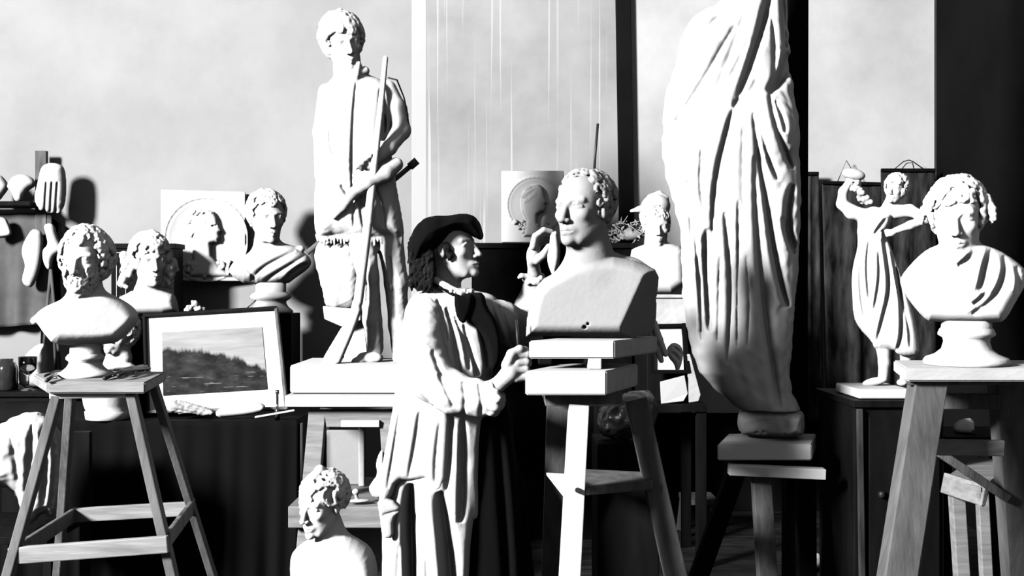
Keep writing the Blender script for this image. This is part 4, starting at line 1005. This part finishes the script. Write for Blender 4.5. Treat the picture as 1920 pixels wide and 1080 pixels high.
# chair under a white cloth
t = thing('side_chair', 'dark chair buried under the white cloth, bottom left', 'chair', Vector((P(50, 0, 4.2).x, 4.2, 0)))
cx = t.location.x
for dx in (-.17, .17):
    for dy in (-.17, .17): board('leg', (cx+dx, 4.2+dy, .42), (cx+dx, 4.2+dy, 0), .035, .035, M['wood_dark'], t)
bm = NB(); box(bm, cx-.2, cx+.2, 3.95, 4.4, .42, .45); obj('seat', bm, M['wood_dark'], t)
bm = NB(); box(bm, cx-.19, cx+.19, 4.37, 4.4, .45, .80); obj('backrest', bm, M['wood_dark'], t)
S = Sculpt(-70, 132, 765, 990, -75, 90, 2.2)
S.pillow(smoothpoly([(-64, 850), (-10, 800), (30, 780), (60, 772), (92, 782), (114, 812), (124, 850), (120, 900), (112, 950), (98, 975), (80, 960), (56, 985), (44, 984), (38, 940), (20, 910), (-20, 908), (-62, 910)], 1), 0, 56, 36, 3, flat=10)
folds(S, [([(80, 800), (86, 860), (80, 940)], 6, 26), ([(60, 790), (56, 860), (50, 960)], 6, 18), ([(100, 820), (104, 880), (96, 950)], 5, 20), ([(20, 800), (30, 860), (36, 900)], 5, 8), ([(-10, 820), (0, 880)], 5, 8)], 0); S.noise(2, 36, 4)
o = S.mesh('white_cloth', M['sheet'], None, 50, 4.05, origin=P(50, 985, 4.05)); tag(o, 'heaped white cloth thrown over the chair at bottom left', 'cloth')

# --- shelf with casts on the left wall
t = thing('cast_rack', 'wooden rack with a short shelf and an upright board on the left wall', 'shelf', P(40, 388, 6.42))
board('upright', P(78, 283, 6.40), P(78, 470, 6.40), U(21, 6.40), .03, M['wood_mid'], t)
board('shelf_board', P(-60, 384, 6.32), P(72, 384, 6.32), U(8, 6.32), .22, M['wood_dark'], t)
board('rail', P(-60, 440, 6.47), P(84, 430, 6.47), .03, .02, M['wood_dark'], t)
def cast(label, pts, T, W, cx, D, extra=None, m='plaster', name='plaster_cast', flat=0):
    xs = [p[0] for p in pts]; ys = [p[1] for p in pts]
    S = Sculpt(min(xs)-6, max(xs)+6, min(ys)-6, max(ys)+6, -T-14, T+22, 1.5)
    S.pillow(smoothpoly(pts, 2), 0, T, W, 3, flat=flat)
    if extra: extra(S)
    o = S.mesh(name, M[m], None, cx, D, origin=P(cx, max(ys), D)); return tag(o, label, 'plaster cast', 'plaster casts on the left wall')
def toes(S):
    for i, x in enumerate((80, 91, 101, 111)): S.chain([(x, 350+i, 10, 7), (x-1, 374+i*2, 14, 6.6), (x-2, 390+i*1.5, 10, 6)], 2)
    for x in (85, 95.5, 105.5): S.groove([(x+2, 345), (x, 370), (x-1, 396)], 1.6, 7, 0, taper=False)
cast('large plaster cast of a foot hanging toes down from the rack\'s upright', [(78, 312), (92, 305), (112, 306), (122, 314), (125, 340), (124, 375), (118, 394), (102, 402), (84, 398), (68, 388), (64, 370), (70, 345), (74, 325)], 24, 20, 95, 6.28, toes, name='foot_cast')
cast('round-topped plaster cast beside the upright on the rack shelf', [(16, 340), (28, 328), (50, 326), (66, 336), (68, 348), (54, 356), (46, 368), (42, 379), (28, 379), (22, 362), (12, 352)], 20, 14, 40, 6.32)
cast('plaster cast cut by the left edge of the picture on the rack shelf', [(-24, 330), (0, 326), (14, 340), (18, 352), (6, 368), (-2, 379), (-30, 379)], 20, 14, 0, 6.32)
cast('white block-like plaster cast hanging below the shelf at the left edge', [(-20, 406), (10, 406), (18, 420), (25, 442), (4, 447), (-24, 446)], 14, 6, 5, 6.30)
cast('long plaster cast of a forearm hanging against the grey cloth', [(56, 434), (62, 429), (76, 431), (82, 442), (81, 470), (76, 505), (64, 536), (54, 540), (42, 532), (41, 520), (48, 498), (40, 478), (42, 458)], 15, 13, 62, 6.30, name='forearm_cast')
cast('plaster cast of a bent hand and wrist hanging beside the forearm cast', [(80, 420), (102, 418), (108, 445), (116, 460), (116, 472), (102, 480), (98, 492), (96, 505), (88, 506), (80, 490), (79, 468), (90, 460), (86, 440)], 13, 11, 98, 6.28, name='hand_cast')
o = ripple('grey_cloth', P(-60, 402, 6.395), P(96, 398, 6.395), P(100, 606, 6.38), P(-60, 618, 6.38), M['grey_cloth'], None, 60, 30, .02, 3, seed=4, origin=P(0, 612, 6.4)); tag(o, 'dark grey cloth hanging in folds from the wall rack', 'cloth')
o = ripple('black_cloth', P(84, 400, 6.45), P(128, 430, 6.45), P(212, 770, 6.44), P(70, 770, 6.44), M['black_cloth'], None, 40, 30, .015, 3, seed=5, origin=P(130, 700, 6.44)); tag(o, 'black cloth hanging on the wall behind the bearded bust', 'cloth')
bm = NB(); [tube(bm, [P(95, 505, 6.0), Vector((P(x, 0, 6).x, 6.0+dy, .845))], .009, 6) for x, dy in ((76, 0), (98, .06), (116, 0))]
tag(obj('tripod_rods', bm, M['wood_mid'], None, True), 'thin wooden rods tied together below the hand cast', 'rods')

# --- trestle under the rifleman
t = thing('trestle', 'heavy wooden trestle stand carrying the rifleman statue', 'stand', Vector((-.62, 4.75, 0)))
zt = P(0, 740, 4.5).z
bm = NB(); box(bm, P(534, 0, 4.46).x, P(830, 0, 4.46).x, 4.46, 5.04, zt-.05, zt, bev=.004); obj('trestle_top', bm, M['wood_pale'], t)
board('rail', P(580, 784, 4.55), P(790, 784, 4.55), .075, .05, M['wood_h'], t)
board('apron', P(640, 794, 4.51), P(712, 794, 4.51), .03, .03, M['wood_pale'], t)
leg(P(597, 768, 4.56), down(P(597, 768, 4.56), P(580, 960, 4.46)), .075, .06, M['wood_h'], t)
leg(P(725, 768, 4.56), down(P(725, 768, 4.56), P(735, 960, 4.46)), .06, .06, M['wood_h'], t)
leg(P(610, 768, 4.95), down(P(610, 768, 4.95), P(600, 940, 5.02)), .06, .06, M['wood_mid'], t)
leg(P(760, 768, 4.95), down(P(760, 768, 4.95), P(765, 940, 5.02)), .06, .06, M['wood_mid'], t)
bm = NB(); box(bm, P(540, 0, 4.36).x, P(745, 0, 4.36).x, 4.36, 5.05, P(0, 990, 4.36).z, P(0, 950, 4.36).z, bev=.004); obj('lower_shelf', bm, M['wood_h'], t)
riser('dull grey board standing inside the trestle under the rifleman', 612, 684, 806, 4.84, .02, M['clay'], P(0, 950, 4.36).z+.003, 'leaning_board', 'board')
sz = P(0, 950, 4.36).z+.003
riser('pale narrow lath beside the grey board inside the trestle', 672, 683, 800, 4.80, .02, M['wood_pale'], sz, 'lath', 'board')
S = Sculpt(684, 730, 838, 945, -30, 30, 1.8)
S.pillow(smoothpoly([(712, 846), (720, 842), (726, 880), (724, 934), (700, 934), (690, 916), (696, 905), (708, 890), (704, 868)], 1), 0, 16, 10, 2)
o = S.mesh('white_wrapping', M['sheet'], None, 708, 4.40, origin=P(708, 934, 4.40)); tag(o, 'scrap of white wrapping on the trestle shelf just left of the smock', 'cloth')
S = Sculpt(644, 700, 900, 950, -20, 20, 1.4)
S.ell((667, 922, 0), (7, 6, 6), 2); S.chain([(667, 925, 0, 4), (669, 935, 0, 3)], 1); S.ell((672, 939, 0), (22, 3.5, 10), 2)
o = S.mesh('small_figurine', M['plaster_old'], None, 670, 4.40, origin=P(670, 946, 4.40)); tag(o, 'tiny pale figurine on the trestle shelf behind the low gaunt bust', 'sculpture')
# box under the small bust
bm = NB(); box(bm, P(560, 0, 2.75).x, P(690, 0, 2.75).x, 2.62, 2.90, 0, P(0, 1180, 2.75).z); tag(obj('wooden_crate', bm, M['wood_mid']), 'low wooden crate the small gaunt bust stands on', 'crate')

# --- the sculptor's stand with its boards
t = thing('sculpting_stand', 'tall wooden sculpting stand with bright front leg under the clay bust', 'stand', Vector((.3, 3.3, 0)))
def slab(name, fl, fr, br, th, m, parent, bev=.004):
    """A board whose top passes through three given corners."""
    fl, fr, br = Vector(fl), Vector(fr), Vector(br); z = fl.z; br.z = z; fr.z = z; bl = br+(fl-fr)
    return obj(name, prism(NB(), [fl, fr, br, bl], (0, 0, -1), th, bev), m, parent)
z1 = P(0, 639, 3.12).z
rc = P(1236, 0, 3.38); slab('top_board', (P(991, 0, 3.12).x, 3.12, z1), (P(1152, 0, 3.12).x, 3.12, z1), (rc.x, 3.42, z1), .055, M['wood_pale'], t)
bm = NB(); box(bm, P(1103, 0, 3.12).x, P(1128, 0, 3.12).x, 3.12, 3.32, z1-.088, z1-.055); obj('spacer_block', bm, M['wood_pale'], t)
bm = NB(); box(bm, P(1010, 0, 3.3).x, P(1035, 0, 3.3).x, 3.3, 3.40, z1-.088, z1-.055); obj('spacer_block', bm, M['wood_dark'], t)
z2 = z1-.088
slab('lower_board', (P(984, 0, 3.06).x, 3.06, z2), (P(1137, 0, 3.06).x, 3.06, z2), (P(1185, 0, 3.36).x+.02, 3.36, z2), .073, M['wood_pale'], t)
bm = NB(); box(bm, P(1022, 0, 3.14).x, P(1106, 0, 3.14).x+.1, 3.13, 3.42, z2-.115, z2-.074); obj('turntable', bm, M['wood_mid'], t)
zz = z2-.115
a = Vector((P(1085, 0, 3.14).x, 3.14, zz)); q = down(a, P(1068, 1080, 3.00)); board('leg', a, q, .062, .05, M['wood_pale'], t)
a = Vector((P(1046, 0, 3.46).x, 3.44, zz)); q = down(a, P(1036, 1060, 3.62)); board('leg', a, q, .075, .05, M['wood'], t)
a = P(1192, 790, 3.34); a.z = zz+.0; q = down(a, P(1262, 1060, 3.30)); board('leg', a, q, .07, .06, M['wood'], t)
bm = NB(); prism(bm, [P(1024, 890, 3.26), P(1074, 893, 3.12), P(1066, 944, 3.12)], (0, 1, 0), .04); obj('corner_brace', bm, M['wood_pale'], t)
zs = P(0, 896, 3.3).z
bm = NB(); prism(bm, [Vector((P(1096, 0, 3.2).x, 3.16, zs)), Vector((P(1222, 0, 3.3).x, 3.26, zs)), Vector((P(1226, 0, 3.4).x, 3.40, zs)), Vector((P(1060, 0, 3.5).x, 3.48, zs))], (0, 0, -1), .03); obj('lower_shelf', bm, M['wood'], t)
bm = NB(); tube(bm, [P(1083, 919, 3.08), P(1083, 919, 3.02)], .008, 12); obj('bolt', bm, M['metal'], t)
# white gloves or rags at the right of the clay bust
S = Sculpt(1215, 1290, 596, 714, -30, 34, 1.6)
S.chain([(1226, 606, 6, 7), (1236, 636, 8, 7), (1248, 664, 6, 5)], 3); S.chain([(1218, 622, 2, 5), (1232, 652, 4, 7), (1240, 676, 2, 5)], 3)
S.pillow(smoothpoly([(1248, 655), (1262, 640), (1278, 648), (1282, 664), (1276, 690), (1268, 700), (1264, 682), (1254, 672)], 1), 0, 9, 8, 2)
folds(S, [([(1256, 660), (1266, 664), (1274, 676)], 2, 8), ([(1262, 650), (1272, 656), (1278, 664)], 2, 8)], -20)
o = S.mesh('hanging_rags', M['sheet'], None, 1250, 3.52, origin=P(1250, 700, 3.52)); tag(o, 'small crumpled white rags hanging at the clay bust\'s right shoulder edge', 'cloth')
# dark sack below the boards
S = Sculpt(1105, 1245, 725, 905, -60, 60, 2.2)
S.pillow(smoothpoly([(1118, 790), (1130, 760), (1160, 740), (1195, 730), (1225, 735), (1236, 770), (1225, 805), (1190, 822), (1150, 824), (1124, 815)], 1), 0, 46, 40, 3); S.noise(2.5, 22, 7)
o = S.mesh('clay_sack', mat('wet_sacking', .05, .35, c2=.01, scale=14, bump=.8, bscale=22, spec=.6), None, 1175, 3.75, origin=P(1175, 824, 3.75)); tag(o, 'dark wet crumpled sack of clay behind the sculpting stand', 'sack')
riser('dark plain box under the wet clay sack', 1120, 1236, 822, 3.78, .26, M['wood_dark'], 0, 'dark_box', 'box')

# --- cabinet behind the person
t = thing('dark_cabinet', 'dark cabinet behind the person\'s face, carrying the young profile relief', 'cabinet', Vector((.3, 6, 0)))
x0, x1 = P(884, 0, 5.7).x, P(1186, 0, 5.7).x; z1 = P(0, 456, 5.75).z
bm = NB(); box(bm, x0, x1, 5.72, 6.2, 0, z1-.03); obj('carcass', bm, M['black_velvet'], t)
bm = NB(); box(bm, x0-.01, x1+.01, 5.70, 6.22, z1-.03, z1); obj('cabinet_top', bm, M['wood_dark'], t)
S = Sculpt(1132, 1222, 405, 482, -36, 36, 1.6)
rs = random.Random(12); S.ell((1180, 440, 0), (24, 12, 18), 4)
for i in range(90):
    a = rs.uniform(-.2, PI+.2); r = rs.uniform(12, 30); x = 1176+r*1.2*math.cos(a); y = 445-r*.95*abs(math.sin(a)); z = rs.gauss(0, 12)
    S.chain([(x, y, z, 1.8), (x+rs.gauss(0, 7), y+rs.gauss(-2, 6), z+6, 1.5), (x+rs.gauss(0, 10), y+rs.gauss(0, 9), z+3, 1)], 1)
o = S.mesh('dried_wreath', M['plaster_old'], None, 1176, 5.95, origin=P(1176, 460, 5.95)); tag(o, 'crumpled grey dried wreath behind the clay bust\'s ear', 'wreath')
# boxes and pictures right of the clay bust
t = thing('side_table', 'dark side table between the clay bust and the sheeted statue', 'table', Vector((1.0, 5.4, 0)))
zt = P(0, 756, 5.15).z
bm = NB(); box(bm, P(1130, 0, 5.1).x, P(1325, 0, 5.1).x, 5.1, 5.62, zt-.04, zt); obj('table_top', bm, M['wood_dark'], t)
for x in (P(1138, 0, 5.1).x, P(1317, 0, 5.1).x):
    for y in (5.14, 5.58): board('leg', (x, y, zt-.04), (x, y, 0), .05, .05, M['wood_dark'], t)
z0 = P(0, 612, 5.35).z; z1 = P(0, 552, 5.35).z
bm = NB(); box(bm, P(1213, 0, 5.2).x, P(1296, 0, 5.2).x, 5.2, 5.9, z0, z1, bev=.006); beam(bm, P(1213, 556, 5.19), P(1296, 556, 5.19), .012, .01, (0, -1, 0), .001); tag(obj('grey_box', bm, M['plaster_old']), 'grey plank-sided box under the smooth rounded bust', 'box')
riser('plain dark chest under the grey plank-sided box', 1213, 1296, 612.5, 5.55, .66, M['wood_dark'], zt, 'dark_chest', 'chest')
t = thing('small_picture', 'small white picture in a black frame under the grey plank-sided box', 'picture', P(1255, 700, 5.15))
bm = NB(); prism(bm, [P(1222, 612, 5.16), P(1279, 612, 5.16), P(1283, 696, 5.14), P(1222, 696, 5.14)], (0, 1, 0), .01); obj('sheet', bm, M['paper'], t)
board('frame_rail', P(1218, 611, 5.15), P(1284, 610, 5.15), .018, .03, M['black_cloth'], t); board('frame_rail', P(1281, 606, 5.15), P(1291, 700, 5.13), .022, .03, M['black_cloth'], t)
board('frame_rail', P(1222, 606, 5.15), P(1222, 700, 5.13), .018, .03, M['black_cloth'], t); board('frame_rail', P(1218, 697, 5.13), P(1292, 697, 5.13), .018, .03, M['black_cloth'], t)
bm = NB(); prism(bm, [P(1238, 716, 5.10), P(1284, 704, 5.10), P(1290, 738, 5.12), P(1282, 752, 5.12), P(1240, 757, 5.12)], (0, 1, 0), .012); tag(obj('white_card', bm, M['paper']), 'blank white card leaning low between clay sack and sheeted statue', 'card')
bm = NB(); prism(bm, [P(1288, 664, 5.12), P(1294, 664, 5.12), P(1314, 740, 5.12), P(1310, 752, 5.12), P(1292, 755, 5.12)], (0, 1, 0), .012); tag(obj('torn_print', bm, M['plaster_old']), 'torn triangular print beside the small black-framed picture', 'paper')

# --- stand under the sheeted statue
t = thing('sculpture_stand', 'dark rough stand with two pale plank edges under the sheeted statue', 'stand', Vector((P(1440, 0, 3.9).x, 3.9, 0)))
z1 = P(0, 832, 3.74).z
slab('top_board', (P(1345, 0, 3.72).x, 3.72, z1), (P(1522, 0, 3.72).x, 3.72, z1), (1.20, 4.0, z1), .058, M['plaster'], t)
board('rail', P(1366, 880, 3.72), P(1546, 888, 3.70), .038, .05, M['plaster'], t)
bm = NB(); box(bm, P(1380, 0, 3.8).x, P(1510, 0, 3.8).x, 3.76, 4.04, z1-.12, z1-.058); obj('turntable', bm, M['wood_dark'], t)
zz = z1-.12
board('leg', (P(1426, 0, 3.8).x, 3.8, zz), down(P(1426, 890, 3.8), P(1438, 1080, 3.72)), .068, .05, M['wood_mid'], t)
board('leg', (P(1385, 0, 4.0).x, 4.0, zz), (P(1330, 0, 4.0).x-.1, 4.15, 0), .07, .05, M['wood_dark'], t)
board('leg', (P(1510, 0, 3.9).x, 3.9, zz), (1.17, 4.02, 0), .07, .05, M['wood_dark'], t)
# tall post behind the sheet
D = 4.22
bm = NB(); beam(bm, (P(1493, 0, D).x, D, 3.9), (P(1489, 0, D).x, D, 0), U(38, D), .09, (0, -1, 0), .004); tag(obj('timber_post', bm, M['black_cloth']), 'tall black upright post just behind the sheeted statue', 'post')

# --- canvases hung at the right of the back wall
def canvas(label, pts, D, seed, strings=None, amp=.018, waves=2.5):
    t = thing('hung_canvas', label, 'canvas', P((pts[0][0]+pts[1][0])/2, pts[0][1], D), 'dark canvases on the back wall')
    ripple('canvas', *(P(x, y, D) for x, y in pts), M['leather'], t, 50, 50, amp, waves, th=.01, seed=seed)
    board('batten', P(pts[0][0], pts[0][1], D-.015), P(pts[1][0], pts[1][1], D-.015), .02, .02, M['wood_dark'], t)
    if strings: obj('cord', tube(NB(), [P(x, y, D) for x, y in strings], .0035, 6), M['metal'], t, True)
canvas('narrow dark hanging canvas just right of the tall black post', [(1500, 325), (1535, 325), (1545, 790), (1496, 790)], 6.40, 1)
canvas('dark stained canvas hung by a peaked cord behind the dancing girl', [(1541, 342), (1652, 345), (1660, 800), (1552, 800)], 6.42, 2, [(1570, 342), (1587, 301), (1612, 342)])
canvas('dark hanging canvas nearest the dark right wall, with a knotted cord', [(1652, 319), (1754, 319), (1764, 800), (1658, 800)], 6.36, 3, [(1676, 318), (1694, 303), (1704, 300), (1712, 303), (1733, 318)])
t = bpy.data.objects['hung_canvas.002']
obj('cord', tube(NB(), [P(1690, 318, 6.36), P(1700, 306, 6.36), P(1711, 305, 6.36), P(1714, 318, 6.36)], .0035, 6), M['metal'], t, True)

# --- cabinet under the dancing girl
t = thing('dark_cupboard', 'dark scuffed cupboard under the dancing girl', 'cabinet', Vector((1.5, 3.9, 0)))
zt = P(0, 749, 3.70).z; x0, x1 = P(1602, 0, 3.68).x, P(1770, 0, 3.68).x
bm = NB(); box(bm, x0, x1, 3.68, 4.1, 0, zt-.025); obj('carcass', bm, M['wood_dark'], t)
bm = NB(); box(bm, x0-.01, x1+.01, 3.66, 4.12, zt-.025, zt); obj('cupboard_top', bm, M['wood_dark'], t)
board('corner_post', (x0+.015, 3.67, zt-.03), (x0+.03, 3.67, 0), .02, .02, M['leather'], t)
bm = NB(); box(bm, x0+.05, x1-.02, 3.668, 3.68, .05, zt-.06); dd = obj('door', bm, M['wood_dark'], t)
lathe(bm := NB(), (x0+.09, 3.655, zt-.35), [(.006, 0), (.012, .006), (.012, .018), (.006, .024)], 14); obj('door_knob', bm, M['metal'], dd, True)

# --- near right stool
t = thing('modelling_stool', 'tall rough wooden stool under the toga bust, right edge', 'stool', Vector((1.35, 2.9, 0)))
z1 = P(0, 691, 2.74).z
slab('stool_top', (P(1700, 0, 2.74).x, 2.74, z1), (P(1990, 0, 2.74).x, 2.74, z1), (P(1990, 0, 2.74).x+.085, 3.06, z1), .035, M['wood_pale'], t)
board('apron', P(1702, 707, 2.78), P(1990, 705, 2.78), .045, .02, M['wood_mid'], t)
zz = z1-.035
a = Vector((P(1740, 0, 2.8).x, 2.80, zz)); board('leg', a, down(a, P(1682, 1080, 2.72)), .088, .06, M['wood'], t)
a = Vector((P(1872, 0, 3.0).x+.02, 3.0, zz)); board('leg', a, down(a, P(1905, 1000, 3.08)), .085, .06, M['wood'], t)
a = Vector((P(1965, 0, 2.8).x, 2.80, zz)); board('leg', a, down(a, P(2020, 1080, 2.72)), .088, .06, M['wood'], t)
board('rail', P(1742, 752, 2.95), P(1870, 752, 2.95), .045, .03, M['wood'], t)
board('stretcher', P(1730, 838, 2.84), P(1880, 840, 2.90), .045, .02, M['wood_h'], t)
board('brace', P(1760, 848, 2.98), P(1890, 935, 3.02), .025, .02, M['wood_mid'], t)
# sawhorse bench behind it
t = thing('low_bench', 'low wooden bench standing behind the legs of the right stool', 'bench', Vector((1.75, 3.7, 0)))
zb = P(0, 892, 3.55).z
slab('seat', (P(1768, 0, 3.5).x, 3.5, zb), (P(1850, 0, 3.3).x, 3.34, zb), (P(1900, 0, 3.8).x, 3.8, zb), .015, M['wood_h'], t, 0)
board('apron', P(1770, 905, 3.5), P(1848, 930, 3.34), .07, .02, M['wood_h'], t)
a = Vector((P(1792, 0, 3.5).x, 3.50, zb-.02)); board('leg', a, (a.x+.03, 3.46, 0), .045, .04, M['wood_h'], t)
a = Vector((P(1846, 0, 3.34).x, 3.36, zb-.02)); board('leg', a, (a.x+.02, 3.32, 0), .035, .03, M['wood_h'], t)
a = Vector((P(1895, 0, 3.75).x, 3.75, zb-.02)); board('leg', a, (a.x+.02, 3.78, 0), .04, .04, M['wood_h'], t)
# casts behind the stool
t = thing('back_shelf', 'dark low shelf behind the right stool holding a plaster foot', 'shelf', Vector((1.9, 3.95, 0)))
zsf = P(0, 812, 4.0).z
bm = NB(); box(bm, P(1772, 0, 3.92).x, P(1930, 0, 3.92).x, 3.9, 4.2, zsf-.02, zsf); obj('shelf_board', bm, M['wood_dark'], t)
for x in (P(1780, 0, 3.92).x, P(1920, 0, 3.92).x):
    for y in (3.94, 4.16): board('leg', (x, y, zsf-.02), (x, y, 0), .03, .03, M['wood_dark'], t)
S = Sculpt(1780, 1832, 778, 816, -30, 30, 1.5)
S.pillow(smoothpoly([(1786, 806), (1788, 796), (1800, 786), (1826, 782), (1828, 811), (1790, 812)], 1), 0, 16, 10, 2)
o = S.mesh('foot_cast', M['plaster'], None, 1806, 4.0, origin=P(1806, 812, 4.0)); tag(o, 'white plaster foot glimpsed between the legs of the right stool', 'plaster cast')
# footstool and litter on the floor
t = thing('footstool', 'tiny wooden footstool on the dark floor between the two stands', 'stool', Vector((1.0, 5.86, 0)))
zf = P(0, 934, 5.8).z; xa, xb = P(1282, 0, 5.8).x, P(1344, 0, 5.8).x
bm = NB(); box(bm, xa, xb, 5.75, 5.98, zf-.03, zf); obj('seat', bm, M['wood'], t)
for x in (xa+.02, xb-.02):
    for y in (5.78, 5.95): board('leg', (x, y, zf-.03), (x+(-.02 if x < (xa+xb)/2 else .01), y, 0), .035, .03, M['wood'], t)
bm = NB(); tube(bm, [onz(1500, 1068, .03), onz(1545, 1052, .03), onz(1600, 1040, .03)], .022, 10, .008); tube(bm, [onz(1500, 1068, .03), onz(1500, 1052, .06)], .03, 10); tube(bm, [onz(1540, 1052, .03), onz(1532, 1040, .07)], .018, 8, .01)
tag(obj('broken_branch', bm, M['wood_pale'], None, True), 'pale broken stick lying on the floor beneath the sheeted statue', 'stick')
